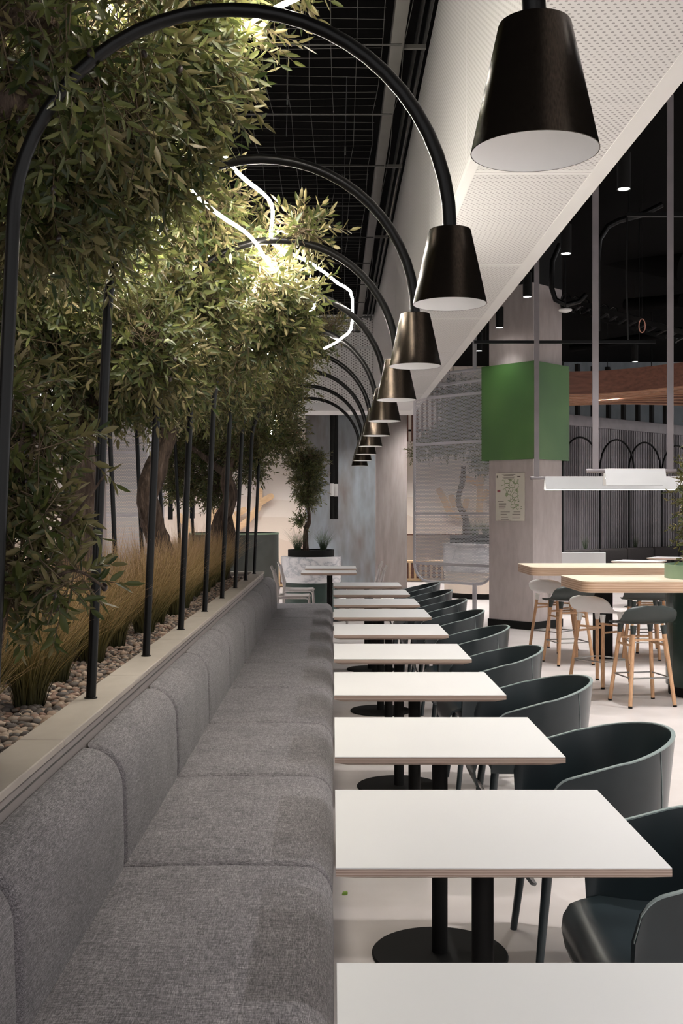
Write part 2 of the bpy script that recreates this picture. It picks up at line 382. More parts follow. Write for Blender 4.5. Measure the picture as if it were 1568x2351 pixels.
# green wrap: two folded panels round the pillar
gw = [((x-gcen.x)*1.20+gcen.x, (y-gcen.y)*1.20+gcen.y) for x, y in gpoly]
gb = thing('green_wrap_box', 'green box wrapped round the upper part of the concrete pillar', 'sign box', (gcen.x, gcen.y, 2.215))
gc, gr, gbk, gl = [Vector((x, y, 0)) for x, y in gw]
for a, b in ((gl, gc), (gc, gr), (gr, gbk), (gbk, gl)):
    m = MB(); dn = (b-a).normalized(); nn = Vector((dn.y, -dn.x, 0))*.012
    m.add([a+Vector((0, 0, 2.215)), b+Vector((0, 0, 2.215)), b+Vector((0, 0, 3.475)), a+Vector((0, 0, 3.475)),
           a-nn+Vector((0, 0, 2.215)), b-nn+Vector((0, 0, 2.215)), b-nn+Vector((0, 0, 3.475)), a-nn+Vector((0, 0, 3.475))],
          [(0, 1, 2, 3), (7, 6, 5, 4), (0, 4, 5, 1), (1, 5, 6, 2), (2, 6, 7, 3), (3, 7, 4, 0)])
    m.build('panel', 'green', gb, origin=(gcen.x, gcen.y, 2.215))
for zz in (2.25, 3.44):
    pr = [Vector((x, y, zz)) for x, y in gpoly]; gq = [Vector((x, y, zz)) for x, y in gw]
    for p, q in zip(pr, gq): MB().bar(p+(q-p)*.02, q-(q-p)*.12, .03, .03).build('bracket', 'channel', gb, origin=(gcen.x, gcen.y, 2.215))
# map poster on the pillar's left face
lf0, lf1 = Vector((2.09, 14.59, 0)), Vector((2.589, 14.07, 0)); ld = (lf1-lf0).normalized(); ln = Vector((ld.y, -ld.x, 0))
mc = lf0+ld*.36+ln*.009+Vector((0, 0, CH+(1180-1141)*14.3/F))
mp = thing('map_board', 'cream printed plan board fixed to the grey pillar', 'sign', mc, math.atan2(ld.y, ld.x))
MB().box(-.235, .235, -.006, .006, -.315, .315).build('board', 'map', mp, bevel=.002, seg=1)
m = MB()
for (x0, x1, z) in ((-.13, .09, .295), (-.10, .06, .280), (-.12, .08, .262), (-.10, .07, .250), (-.03, .02, .232), (-.20, -.10, -.055), (-.18, -.06, -.085), (-.18, -.06, -.097),
                    (-.18, -.07, -.12), (-.18, -.07, -.135), (-.18, -.09, -.155), (-.15, .0, -.195), (.06, .17, -.195), (-.15, -.05, -.225), (.04, .17, -.225), (-.14, -.03, -.265), (.04, .17, -.262), (-.14, -.02, -.292), (.04, .16, -.285), (-.2, .02, -.306)):
    m.box(x0, x1, -.0075, -.006, z-.004, z+.003)
m.box(.12, .17, -.0075, -.006, .258, .272); m.box(-.215, -.20, -.0075, -.006, .255, .285)
m.build('printed_text', 'ink', mp, kind='stuff')
MB().box(-.205, -.155, -.0075, -.006, .065, .095).build('red_mark', 'redink', mp)
m = MB()
for i in range(46):
    x = rnd.uniform(-.16, .19); z = rnd.uniform(-.17, .2)
    if x+z*.62 < -.04: continue
    m.box(x-.006, x+.006, -.0075, -.006, z-.004, z+.004)
m.build('printed_symbols', 'greenink', mp, kind='stuff')

# ================================================================== PLANTER WALL
LZ, PX = .88, -.822
pl = thing('planter', 'long stone-capped planter box behind the grey banquette', 'planter', (-1.1, 6.2, 0))
O = (-1.1, 6.2, 0)
PY0, PY1 = .4, 11.75
MB().box(-.80, -.757, PY0, PY1, 0, LZ-.085).build('front_wall', 'fascia', pl, O)
ys = [PY0]+[3.02+1.2*i for i in range(-1, 8)]+[PY1]
ys = sorted(ys)
for a, b in zip(ys[:-1], ys[1:]):
    if b-a < .05: continue
    MB().box(-.873, -.745, a+.001, b-.001, LZ-.022, LZ).build('coping_slab', 'coping', pl, O, bevel=.003, seg=1)
    MB().box(-.76, -.748, a+.001, b-.001, LZ-.12, LZ-.024).build('fascia_strip', 'fascia', pl, O, bevel=.002, seg=1)
MB().box(-.752, -.746, PY0, PY1, LZ-.045, LZ-.041).build('trim_line', 'channel', pl, O)
MB().box(-1.62, -1.49, PY0, PY1, LZ-.022, LZ).build('rear_coping', 'coping', pl, O, bevel=.003)
MB().box(-1.60, -1.52, PY0, PY1, 0, LZ-.022).build('rear_wall', 'fascia', pl, O)
MB().box(-1.62, -.745, PY1, PY1+.13, LZ-.022, LZ).build('end_coping', 'coping', pl, O, bevel=.003)
MB().box(-1.60, -.76, PY1+.02, PY1+.11, 0, LZ-.022).build('end_wall', 'fascia', pl, O)
MB().box(-1.55, -.80, PY0, PY1+.02, .55, .815).build('soil', 'soil', pl, O)

# ================================================================== BANQUETTE
bq = thing('banquette', 'long grey upholstered banquette of square seat and back cushions along the planter', 'sofa', (-.35, 6.9, 0)); OB = (-.35, 6.9, 0)
SE = [1.06+1.11*i for i in range(-1, 11)]+[12.88]
SE = [s for s in SE]
def softbox(y0, y1, prof, r=.028):
    """closed profile (x,z) swept along Y; the ends roll in like a stuffed cushion"""
    n = len(prof); P = [Vector((x, 0, z)) for x, z in prof]; cen = sum(P, Vector())/n; N = []
    for i in range(n):
        t = (P[(i+1) % n]-P[i-1]).normalized(); q = Vector((t.z, 0, -t.x)); N.append(q if q.dot(cen-P[i]) > 0 else -q)
    seq = []
    for a in (0, 12, 28, 45, 62, 78, 90): seq.append((r*(1-math.sin(math.radians(a))), r*(1-math.cos(math.radians(a)))))
    # seq: (distance from end, inset) from the mouth (a=90: on the end plane, full inset) to the flank (a=0)
    ends = sorted([(u, e) for u, e in seq])
    full = [(y0+u, e) for u, e in ends]+[(y0+(y1-y0)*t, -.003*math.sin(PI*t)) for t in (.15, .3, .5, .7, .85)]+[(y1-u, e) for u, e in reversed(ends)]
    v = []; f = []
    for y, e in full:
        for p, q in zip(P, N): w = p+q*e; v.append((w.x, y, w.z))
    for i in range(len(full)-1):
        for j in range(n): f.append((i*n+j, i*n+(j+1) % n, (i+1)*n+(j+1) % n, (i+1)*n+j))
    f.append(tuple(range(n))[::-1]); f.append(tuple((len(full)-1)*n+j for j in range(n)))
    return MB().add(v, f)
def arc(cx, cz, rx, rz, a0, a1, n):
    return [(cx+rx*math.cos(math.radians(a0+(a1-a0)*i/(n-1))), cz+rz*math.sin(math.radians(a0+(a1-a0)*i/(n-1)))) for i in range(n)]
seatprof = [(-.70, .205), (-.70, .448), (-.5, .455), (-.3, .457), (-.16, .455)]+arc(-.085, .355, .085, .098, 90, 0, 8)+[(-.004, .28), (-.012, .205)]
backprof = [(-.743, .42), (-.743, .79)]+arc(-.735, .69, .108, .118, 95, 0, 10)+[(-.624, .6), (-.622, .5), (-.625, .42)]
for a, b in zip(SE[:-1], SE[1:]):
    softbox(a+.0005, b-.0005, seatprof, .034).build('seat_cushion', 'fabric', bq, OB, smooth=True, ang=60)
for a, b in zip(SE[:-2], SE[1:-1]):
    softbox(a+.0005, b-.0005, backprof, .036).build('back_cushion', 'fabric', bq, OB, smooth=True, ang=60)
MB().box(-.70, -.06, SE[0], SE[-1], .03, .20).build('plinth', 'matte_black', bq, OB)

# ================================================================== TABLES
TW, TD = .719, .66
def make_table():
    t = thing('cafe_table', '', 'table', (0, 0, 0))
    x, y = TW/2, TD/2
    MB().box(-x, x, -y, y, .7465, .75).build('laminate_top', 'white', t, bevel=.0008, seg=1)
    m = MB(); z0, z1, z2 = .7465, .731, .716; c = .04
    v = []
    for (xx, yy, z) in ((x, y, z0), (x, y, z1), (x-c, y-c, z2)):
        v += [(-xx, -yy, z), (xx, -yy, z), (xx, yy, z), (-xx, yy, z)]
    f = []
    for r in range(2):
        for j in range(4): f.append((r*4+j, r*4+(j+1) % 4, (r+1)*4+(j+1) % 4, (r+1)*4+j))
    f += [(3, 2, 1, 0), (8, 9, 10, 11)]
    m.add(v, f).build('plywood_edge', 'ply', t)
    MB().lathe([(.027, .012), (.027, .715)], 24).build('column', 'matte_black', t, smooth=True)
    MB().box(-.12, .12, -.12, .12, .708, .716).build('mounting_plate', 'matte_black', t)
    MB().lathe([(.231, 0), (.232, .006), (.228, .010), (.03, .013), (.0, .013)], 48, capb=True).build('base_plate', 'matte_black', t, smooth=True)
    return t
TF = [1.835, 2.986, 4.05, 5.207, 6.34, 7.47, 8.65, 9.72, 10.87, 12.05]
tab0 = make_table()
for i, yf in enumerate(TF):
    lab = 'white square cafe table, %s along the banquette counted from the nearest' % ORD[i]
    p = (.006+TW/2, yf-TD/2, 0)
    if i == 0: tab0.location = p; tab0['label'] = lab; tab0['group'] = 'white tables along the banquette'
    else: dup(tab0, p, 0, lab, 'white tables along the banquette')
dup(tab0, (-.05, 14.28, 0), 0, 'white cafe table beyond the banquette end, nearer of the pair', 'white tables beyond the banquette')
dup(tab0, (-.03, 15.45, 0), 0, 'white cafe table beyond the banquette end, farther of the pair', 'white tables beyond the banquette')
dup(tab0, (-2.45, 12.4, 0), 0, 'white table glimpsed through the grass behind the planter', 'white tables behind the planter')
for i, (x, y) in enumerate(((4.95, 17.6), (5.9, 18.9), (6.9, 19.8))):
    dup(tab0, (x, y, 0), -.55, '%s white table from the grey pillar in the row before the far dark banquette' % ORD[i], 'white tables by the far banquette')

# ================================================================== BUCKET CHAIRS
def make_chair():
    t = thing('bucket_chair', '', 'chair', (0, 0, 0))
    plan = []
    for i in range(15): plan.append((-.20+.22*i/14, -1.0, i/14))
    for i in range(1, 24):
        a = -PI/2+PI*i/24; plan.append((.02+.225*math.cos(a), math.sin(a), 1))
    for i in range(15): plan.append((.02-.22*i/14, 1.0, 1-i/14))
    rows = []; zb = .40
    for k_ in range(9):
        w = k_/8; row = []
        for (x, sy, q) in plan:
            fl = .035*w; px = x+(fl if x > .02 else fl*.3)*max(0, (x+.2)/.45); py = sy*(.245+fl)
            zt = .645+.125*(x+.20)/.445
            if q < .3: zt -= .085*(1-math.sqrt(max(0, 1-(1-q/.3)**2)))
            row.append((px, py, zb+(zt-zb)*w))
        rows.append(row)
    sh = MB().sheet(rows, .012).build('shell', 'chair', t, smooth=True, ang=50)
    top = [Vector(p) for p in rows[-1]]
    m = MB()
    for a, b in zip(top[:-1], top[1:]): pass
    P = [[tuple(p+Vector((0, 0, -.002))) for p in top], [tuple(p+Vector((0, 0, .002))) for p in top]]
    MB().sheet(P, .0135).build('rim', 'chairedge', sh)
    prof = [(.225, .452, .19), (.17, .447, .225), (.1, .445, .24), (0, .447, .243), (-.1, .455, .243), (-.17, .464, .243), (-.215, .466, .242), (-.245, .455, .24), (-.262, .43, .235), (-.268, .40, .225), (-.262, .36, .205), (-.245, .32, .175), (-.22, .285, .14), (-.20, .27, .11)]
    G = [[(x, hw*v, z+.012*(abs(v)**3)*(1 if x > -.2 else 0)) for v in np.linspace(-1, 1, 11)] for x, z, hw in prof]
    MB().sheet(G, .011).build('seat', 'chair', t, smooth=True, ang=50)
    for sy in (-1, 1):                                  # joint seams on the outside of the back
        sp_ = []
        for q in range(9):
            w = .04+.955*q/8; a = math.radians(36+20*w)*sy; fl = .035*w; x = .02+.225*math.cos(a)
            zt = .645+.125*(x+.20)/.445; nv = Vector((math.cos(a), math.sin(a), 0))
            sp_.append(Vector((x+fl*max(0, (x+.2)/.45), math.sin(a)*(.245+fl), .40+(zt-.40)*w))+nv*.0068)
        MB().tube(sp_, .0014, 5).build('seam', 'chairedge', sh)
    for sx in (-1, 1):
        for sy in (-1, 1):
            MB().tube([(sx*.165+.0, sy*.17, .445), (sx*.215, sy*.215, 0)], [.019, .0125], 12).build('leg', 'chair', t, smooth=True)
    for sy in (-1, 1): MB().bar((-.17, sy*.175, .405), (.17, sy*.175, .405), .022, .05).build('side_rail', 'chair', t, bevel=.004)
    MB().bar((-.17, -.175, .405), (-.17, .175, .405), .022, .045).build('front_rail', 'chair', t, bevel=.004)
    return t
ch0 = make_chair(); first = True
CR = [0, -.04, .02, .0, .03, -.03, .02, 0, .04, 0]
for i, yf in enumerate(TF):
    if i == 0: continue
    lab = 'dark slate bucket chair drawn up to the %s white table from the nearest' % ORD[i]
    p = (.875+(.0 if i > 4 else .0), yf-TD/2+.02, 0)
    if first: ch0.location = p; ch0.rotation_euler = (0, 0, CR[i]); ch0['label'] = lab; ch0['group'] = 'bucket chairs along the tables'; first = False
    else: dup(ch0, p, CR[i], lab, 'bucket chairs along the tables')
dup(ch0, (6.0, 17.6, 0), 2.4, 'dark green bucket chair at the far tables behind the wooden counter', 'bucket chairs at the far tables')

# ================================================================== PALE SIDE CHAIRS
def make_sidechair():
    t = thing('side_chair', '', 'chair', (0, 0, 0))
    G = [[(x, hw*v, z) for v in np.linspace(-1, 1, 7)] for x, z, hw in ((.2, .455, .2), (.1, .447, .21), (-.1, .445, .21), (-.19, .45, .2), (-.205, .43, .195))]
    MB().sheet(G, .014).build('seat', 'greyplastic', t, smooth=True)
    B = [[(.20+.075*w+.03*w*w-.02*(1-abs(v))*0, hw*v, .52+.31*w) for v in np.linspace(-1, 1, 7)] for w, hw in ((0, .19), (.2, .195), (.5, .2), (.8, .19), (1, .17))]
    MB().sheet(B, .012).build('backrest', 'greyplastic', t, smooth=True)
    for sy in (-1, 1):
        MB().tube([(.27, sy*.195, .78), (.215, sy*.2, .5), (.225, sy*.21, .25), (.26, sy*.22, 0)], .013, 8).build('leg', 'greyplastic', t, smooth=True)
        MB().tube([(.21, sy*.2, .425), (-.16, sy*.2, .425), (-.19, sy*.2, .40), (-.215, sy*.215, 0)], .013, 8).build('leg', 'greyplastic', t, smooth=True)
    return t
sc0 = make_sidechair(); sc0.location = (-.50, 14.2, 0); sc0.rotation_euler = (0, 0, PI)
sc0['label'] = 'pale grey plastic chair beyond the banquette end, nearer one left of the tables'; sc0['group'] = 'pale chairs beyond the banquette'
dup(sc0, (-.47, 15.4, 0), PI, 'pale grey plastic chair beyond the banquette end, farther one left of the tables', 'pale chairs beyond the banquette')
dup(sc0, (.40, 14.3, 0), 0, 'pale grey plastic chair before the blue-grey pillar, nearer one right of the tables', 'pale chairs beyond the banquette')
dup(sc0, (.40, 15.45, 0), 0, 'pale grey plastic chair before the blue-grey pillar, farther one right of the tables', 'pale chairs beyond the banquette')
dup(sc0, (-2.0, 12.3, 0), 0, 'pale plastic chair seen through the grass behind the planter', 'pale chairs behind the planter')
dup(sc0, (-2.95, 12.5, 0), PI, 'pale plastic chair left of the table behind the planter', 'pale chairs behind the planter')

# ================================================================== ARCHED LAMPS
def make_lamp():
    t = thing('arched_lamp', '', 'lamp', (0, 0, 0))              # origin at the pole's foot; arch reaches towards +x
    base = Vector((0, 0, 0)); H = 2.19-LZ
    R = .5225; cx = .057+R
    pts = [base, (.028, 0, H*.5), (.055, 0, H-.05)]
    pts += [(cx-R*math.cos(PI*i/28), 0, H+R*math.sin(PI*i/28)) for i in range(29)]
    ex = cx+R
    pts += [(ex, 0, H-.012)]
    MB().tube(pts, .0165, 14).build('pole', 'black', t, smooth=True)
    MB().lathe([(.022, 0), (.022, .004), (.017, .006)], 20).build('foot_ring', 'black', t, smooth=True)
    zt, zb = H-.005, H-.182
    sh = MB().lathe([(.0, zt+.001), (.049, zt), (.0505, zt-.003), (.0885, zb), (.0875, zb-.0005)], 48, (ex, 0, 0)).build('shade', 'bronze', t, smooth=True, ang=35)
    MB().lathe([(.0872, zb), (.0490, zt-.006), (0, zt-.006)], 48, (ex, 0, 0)).build('shade_lining', 'lining', sh, smooth=True, ang=35)
    MB().lathe([(.034, zt-.012), (.0, zt-.024)], 8, (ex, 0, 0)).build('bulb', 'bulb', sh, smooth=True)
    o = spot((ex, 0, zt-.03), CONE_E, 60, .6, .03); o.name = 'lamp_light'; o.parent = t
    return t
lamp0 = make_lamp()
for i in range(10):
    Y = 1.51+1.095*i
    lab = 'black arched lamp with cone shade, %s in the front row counted from the nearest' % ORD[i]
    if i == 0: lamp0.location = (PX, Y, LZ); lamp0['label'] = lab; lamp0['group'] = 'front row of arched lamps'
    else: dup(lamp0, (PX, Y, LZ), 0, lab, 'front row of arched lamps')
for i in range(7):
    Y = 5.65+1.10*i
    dup(lamp0, (-1.555, Y, LZ), PI, 'black arched lamp leaning away behind the planter, %s of the back row' % ORD[i], 'back row of arched lamps')

# ================================================================== BAR TABLES AND STOOLS
def bar_table(x0, x1, y0, y1, z, th, label, r=.10):
    t = thing('bar_table', label, 'table', ((x0+x1)/2, (y0+y1)/2, 0)); o = t.location.copy()
    poly = []
    for cx, cy, a in ((x1-r, y1-r, 0), (x0+r, y1-r, 90), (x0+r, y0+r, 180), (x1-r, y0+r, 270)):
        for i in range(5):
            q = math.radians(a+90*i/4); poly.append((cx+r*math.cos(q), cy+r*math.sin(q)))
    MB().prism(poly, z-th, z-.003).build('plywood_slab', 'ply_thick', t, o, smooth=True, ang=40)
    MB().prism(poly, z-.003, z).build('top_veneer', 'birch', t, o)
    return t, o
b1, o1 = bar_table(1.985, 5.4, 8.62, 9.57, .97, .088, 'near pale plywood bar table with the sage green planter ring')
b2, o2 = bar_table(2.0, 5.6, 10.92, 11.86, .97, .084, 'far pale plywood bar table beside the concrete pillar')
for t, o, x, y in ((b2, o2, 2.82, 11.38), (b2, o2, 4.8, 11.38), (b1, o1, 4.9, 9.1)):
    MB().box(x-.085, x+.085, y-.085, y+.085, 0, .888).build('leg', 'matte_black', t, o, bevel=.004)
# big green drum under and through the near bar table
dr = thing('drum_planter', 'dark green round drum carrying the near bar table, with a sage rim on top', 'planter', (3.22, 9.10, 0)); OD = (3.22, 9.10, 0)
MB().lathe([(.40, 0), (.40, .08)], 48, OD, capb=True).build('plinth', 'matte_black', dr, OD, smooth=True)
MB().lathe([(.42, .08), (.42, .888)], 48, OD).build('body', 'darkgreen', dr, OD, smooth=True)
MB().lathe([(.43, .97), (.43, 1.085), (.415, 1.085), (.415, .98), (0, .98)], 48, OD).build('rim', 'greenring', dr, OD, smooth=True, ang=35)

def make_stool(mat, name='bar_stool'):
    t = thing(name, '', 'stool', (0, 0, 0))
    prof = [(-.215, .626, .15, 0), (-.20, .640, .19, .0), (-.13, .646, .218, .004), (0, .640, .228, .010), (.09, .644, .230, .018), (.145, .662, .228, .018), (.178, .695, .226, .012), (.195, .735, .218, .004), (.203, .765, .200, -.008), (.206, .784, .172, -.016), (.207, .793, .125, -.014)]
    G = [[(x-.05*(abs(v)**2)*max(0, min(1, (x-.05)/.12)), hw*v, z+cu*abs(v)**2.5) for v in np.linspace(-1, 1, 17)] for x, z, hw, cu in prof]
    MB().sheet(G, .012).build('seat_shell', mat, t, smooth=True, ang=60)
    for sx in (-1, 1):
        for sy in (-1, 1):
            top = Vector((sx*.115, sy*.125, .632)); bot = Vector((sx*.188, sy*.186, 0)); mid = top+(bot-top)*.11
            MB().tube([top, mid], [.026, .018], 12).build('leg_socket', mat, t, smooth=True)
            lg = MB().tube([mid+(top-mid)*.2, top+(bot-top)*.98], [.0165, .0155], 12).build('leg', 'oak', t, smooth=True)
            MB().tube([top+(bot-top)*.975, bot], .0158, 10).build('foot_cap', 'matte_black', lg, smooth=True)
    at = lambda sx, sy, z: Vector((sx*(.115+.073*(.632-z)/.632), sy*(.125+.061*(.632-z)/.632), z))
    for sx in (-1, 1): MB().tube([at(sx, -1, .52), at(sx, 1, .52)], .0095, 8).build('stretcher', 'oak', t, smooth=True)
    for sy in (-1, 1): MB().tube([at(-1, sy, .475), at(1, sy, .475)], .0095, 8).build('stretcher', 'oak', t, smooth=True)
    for a, b in (((-1, -1), (1, -1)), ((1, -1), (1, 1)), ((1, 1), (-1, 1)), ((-1, 1), (-1, -1))):
        MB().tube([at(a[0], a[1], .225), at(b[0], b[1], .225)], .006, 8).build('footrest', 'steel', t, smooth=True)
    return t
GS = 'bar stools at the plywood bar tables'
sd = make_stool('stooldark'); sd.location = (2.455, 8.65, 0); sd.rotation_euler = (0, 0, -1.40); sd['label'] = 'nearest dark green bar stool with wooden legs, its back to us'; sd['group'] = GS
sw = make_stool('whiteplastic'); sw.location = (2.36, 9.62, 0); sw.rotation_euler = (0, 0, -2.50); sw['label'] = 'nearer white bar stool, at the end of the near bar table'; sw['group'] = GS
dup(sw, (2.43, 12.0, 0), -2.35, 'farther white bar stool, beside the concrete pillar', GS)
dup(sd, (2.37, 10.98, 0), -1.35, 'dark green bar stool between the two white stools', GS)
dup(sd, (3.15, 11.0, 0), -PI/2-.1, 'dark green bar stool seen under the near bar table beside the drum', GS)
dup(sd, (3.45, 11.95, 0), -PI/2+.1, 'dark bar stool farthest back behind the green drum', GS)

# ================================================================== LINEAR PENDANTS
def linear(x0, x1, y, z, bars, label, tubex, tz=-.060):
    t = thing('linear_pendant', label, 'lamp', ((x0+x1)/2, y, z)); o = t.location.copy()
    MB().tube([(tubex[0], y, z+.065), (tubex[1], y, z+.065)], .018, 12).build('carrier_tube', 'greybar', t, o, smooth=True)
    for s in (-1, 1):
        m = MB().add([(x0, y+s*.012, z+.085), (x1, y+s*.012, z+.085), (x1, y+s*.065, z-.055), (x0, y+s*.065, z-.055),
                      (x0, y+s*.008, z+.085), (x1, y+s*.008, z+.085), (x1, y+s*.060, z-.055), (x0, y+s*.060, z-.055)],
                     [(0, 1, 2, 3), (7, 6, 5, 4), (0, 4, 5, 1), (1, 5, 6, 2), (2, 6, 7, 3), (3, 7, 4, 0)])
        m.build('shade_wing', 'pendantwhite', t, o)
    MB().box(x0+.01, x1-.01, y-.05 if tz < 0 else y-.015, y+.05 if tz < 0 else y+.015, z+tz, z+tz+.008).build('light_tube', 'tube', t, o)
    for bx in bars: MB().box(bx-.026, bx+.026, y-.006, y+.006, z+.06, 5.3).build('hanger_bar', 'greybar', t, o)
    return t
linear(2.22, 4.6, 11.4, 1.815, (2.135, 4.72), 'longer white linear pendant lit underneath, over the far bar table', (2.07, 4.75))
linear(2.27, 2.775, 9.1, 1.80, (2.195, 2.82), 'short white tent-shaped linear pendant over the near bar table', (2.115, 2.87), .0)

# ================================================================== DOWNLIGHTS
def make_down():
    t = thing('downlight', '', 'lamp', (0, 0, 0))
    hs = MB().lathe([(.05, 0), (.05, .27), (0, .27)], 28).build('housing', 'matte_black', t, smooth=True, ang=35)
    MB().lathe([(.044, .004), (0, .002)], 12).build('lens', 'lens', hs)
    MB().tube([(0, 0, .27), (0, 0, 1.37)], .006, 6).build('hanger', 'matte_black', t)
    o = spot((0, 0, -.02), DOWN_E, 92, 1.0, .05); o.name = 'light'; o.parent = t
    return t
d0 = make_down(); GD = 'black cylinder downlights'
DL = []
for i in range(10): DL.append((2.165, -1.95+2.01*i, 3.92))
DL += [(2.84, 17.9, 4.03), (4.8, 17.3, 3.92), (5.02, 19.9, 3.92), (4.7, 11.2, 3.92), (4.7, 7.2, 3.92), (4.7, 3.2, 3.92), (-2.2, 14.5, 3.92), (-2.6, 20.5, 3.92), (2.3, 21.5, 3.92), (-5, 11, 3.92), (-.1, 19.8, 3.92), (6.6, 15.5, 3.92)]
ADDED_FILL = [(x, y, 3.92) for x in (-7.2, -4.6) for y in (14.5, 17.5)]+[(x, 25.8, 3.92) for x in (-6.5, -4.3, -2.4, -.6, 1.4, 3.2, 5.4)]+[(-3.6, 8.0, 3.92), (-3.6, 5.0, 3.92), (8.6, 20.5, 3.92)]+[(x, y, 3.92) for x in (4.7, 7.2) for y in (.8, 5.2, 9.2, 13.2)]+[(-3.4, y, 3.92) for y in (10.5, 12.0, 17.0)]  # downlights added only to brighten the walls, floor and bulkhead underside
DL += ADDED_FILL
for i, p in enumerate(DL):
    if i < 10: lab = 'black cylinder downlight in the row beside the white bulkhead, %s from the camera end' % ORD[i]
    else: lab = ['black cylinder downlight just in front of the green box', 'right-hand downlight against the brown wooden ceiling', 'left-hand downlight against the brown wooden ceiling',
                 'black downlight over the far bar table', 'black downlight above the right aisle near the bar', 'black downlight above the right aisle nearest the camera', 'black downlight behind the planter trees',
                 'black downlight before the mural wall on the left', 'black downlight above the marble counter', 'black downlight above the left aisle', 'black downlight over the blue-grey pillar', 'black downlight above the far banquette tables'][i-10] if i < 22 else ('added fill downlight high before the mural wall, %s from the left' % ORD[i-26] if 26 <= i < 33 else 'added fill downlight over the left part of the hall, %s counted from the far end' % ORD[(i-22) if i < 26 else i-29] if i < 36 else 'added fill downlight over the side aisles, %s of its set' % ORD[i-36])
    if i == 0: d0.location = p; d0['label'] = lab; d0['group'] = GD; q = d0
    else: q = dup(d0, p, 0, lab, GD)
    if 10 <= i < 22:
        for c in q.children:
            if c.type == 'LIGHT': c.data = c.data.copy(); c.data.energy = DOWN_E*1.7; c.data.spot_size = math.radians(115)
    if i >= 22 and i < 33:
        for c in q.children:
            if c.type == 'LIGHT': c.data = c.data.copy(); c.data.energy = DOWN_E*1.5; c.data.spot_size = math.radians(120)
    if i == 8:                                             # the one right beside the pillar is dimmed
        for c in q.children:
            if c.type == 'LIGHT': c.data = c.data.copy(); c.data.energy = 14

# ================================================================== CEILING SERVICES
NZ = 4.35
net = thing('ceiling_net', 'dark wire mesh ceiling hung above the olive trees', 'wire mesh', (-1, 8, NZ)); ON = (-1, 8, NZ)
m = MB()
for i in range(24):
    x = -2.9+.145*i
    pts = []
    for j in range(13):
        y = 2.0+1.15*j; pts.append((x+.012*math.sin(i*1.7+j*2.1), y, NZ+.02*math.sin(j*PI)))
        pts.append((x+.012*math.sin(i*.7+j*1.1), y+.57, NZ-.035-.012*math.sin(i*2.3+j)))
    m.tube(pts, .0022, 4, caps=False)
m.build('long_wires', 'wire', net, ON, kind='stuff')
m = MB()
for j in range(110):
    y = 2.0+.1365*j; m.tube([(-2.9+.8*k_, y, NZ-.012*abs(math.sin(j*.39))-.008*math.sin(k_*2+j)) for k_ in range(5)], .0016, 4, caps=False)
m.build('cross_wires', 'wire', net, ON, kind='stuff')
for j in range(14): MB().tube([(-2.9, 2.0+1.15*j, NZ), (.42, 2.0+1.15*j, NZ)], .0065, 6).build('edge_rod', 'wire', net, ON)
for j in range(9):
    x = (-.9, -.35, .1)[j % 3]; y = 3.6+1.15*j
    c = MB().tube([(x, y, NZ), (x+.02, y+.1, 5.3)], .002, 4).build('suspension_wire', 'steel', net, ON)
    MB().tube([(x+.006, y+.03, NZ+.25), (x+.0075, y+.037, NZ+.32)], .007, 6).build('turnbuckle', 'steel', net, ON)
tag(MB().box(.36, .44, 1, 17.5, 4.42, 4.5).build('channel_rail', 'channel', bevel=.004), 'grey steel channel running along the edge of the wire mesh', 'rail')
cr = thing('conduit_run', 'pair of black conduits along the top of the white bulkhead', 'pipe', (.58, 9, 4.6)); OC = (.58, 9, 4.6)
for x, z in ((.60, 4.60), (.55, 4.62)): MB().tube([(x, .5, z), (x, 17.4, z)], .014, 8).build('pipe', 'black', cr, OC, smooth=True)
for j in range(7): MB().box(.44, .6, 2.2+2.4*j, 2.225+2.4*j, 4.5, 4.525).build('bracket', 'channel', cr, OC)
tr = thing('track_rail', 'black lighting track crossing in front of the grey pillar', 'rail', (3.2, 13.5, 3.64)); OT = (3.2, 13.5, 3.64)
MB().box(1.75, 4.0, 13.48, 13.52, 3.62, 3.655).build('rail', 'black', tr, OT)
for x in (1.9, 3.8): MB().tube([(x, 13.5, 3.655), (x, 13.5, 5.3)], .005, 6).build('hanger', 'black', tr, OT)
tr2 = thing('track_rail', 'short black lighting track high above the bar tables', 'rail', (3.3, 10, 4.25)); OT2 = (3.3, 10, 4.25)
MB().box(2.70, 5.2, 9.98, 10.02, 4.235, 4.27).build('rail', 'black', tr2, OT2)
MB().tube([(2.72, 10, 4.25), (2.72, 10, 5.3)], .006, 6).build('hanger', 'black', tr2, OT2)
MB().tube([W(1440, 500, 10), W(1438, 640, 10), W(1442, 780, 10)], .008, 6).build('hanging_cable', 'black', tr2, OT2)
cp = thing('conduit_pipe', 'black conduit bending down from the dark ceiling', 'pipe', W(1370, 640, 13))
MB().tube([W(1520, 470, 13), W(1475, 492, 13), W(1420, 507, 13), W(1395, 520, 13), W(1376, 550, 13), W(1371, 600, 13), W(1371, 760, 13)], .035, 10).build('pipe', 'black', cp, cp.location, smooth=True)
tag(MB().tube([W(1285, 560, 13.2), W(1268, 600, 13.2), W(1266, 660, 13.2), W(1275, 688, 13.2), W(1300, 700, 13.2), W(1330, 692, 13.2), W(1345, 676, 13.2)], .032, 10).build('flexible_duct', 'black', smooth=True), 'black flexible duct hooking round before the grey pillar', 'duct')
tray = thing('cable_tray', 'black cable tray sloping across the dark ceiling right of the pillar', 'cable tray', W(1430, 740, 14.5)); OY = tray.location.copy()
for dy in (-.12, .12): MB().bar(W(1290, 695, 14.5)+Vector((0, dy*2, 0)), W(1568, 775, 13.0)+Vector((0, dy*2, 0)), .03, .06).build('side_rail', 'black', tray, OY)
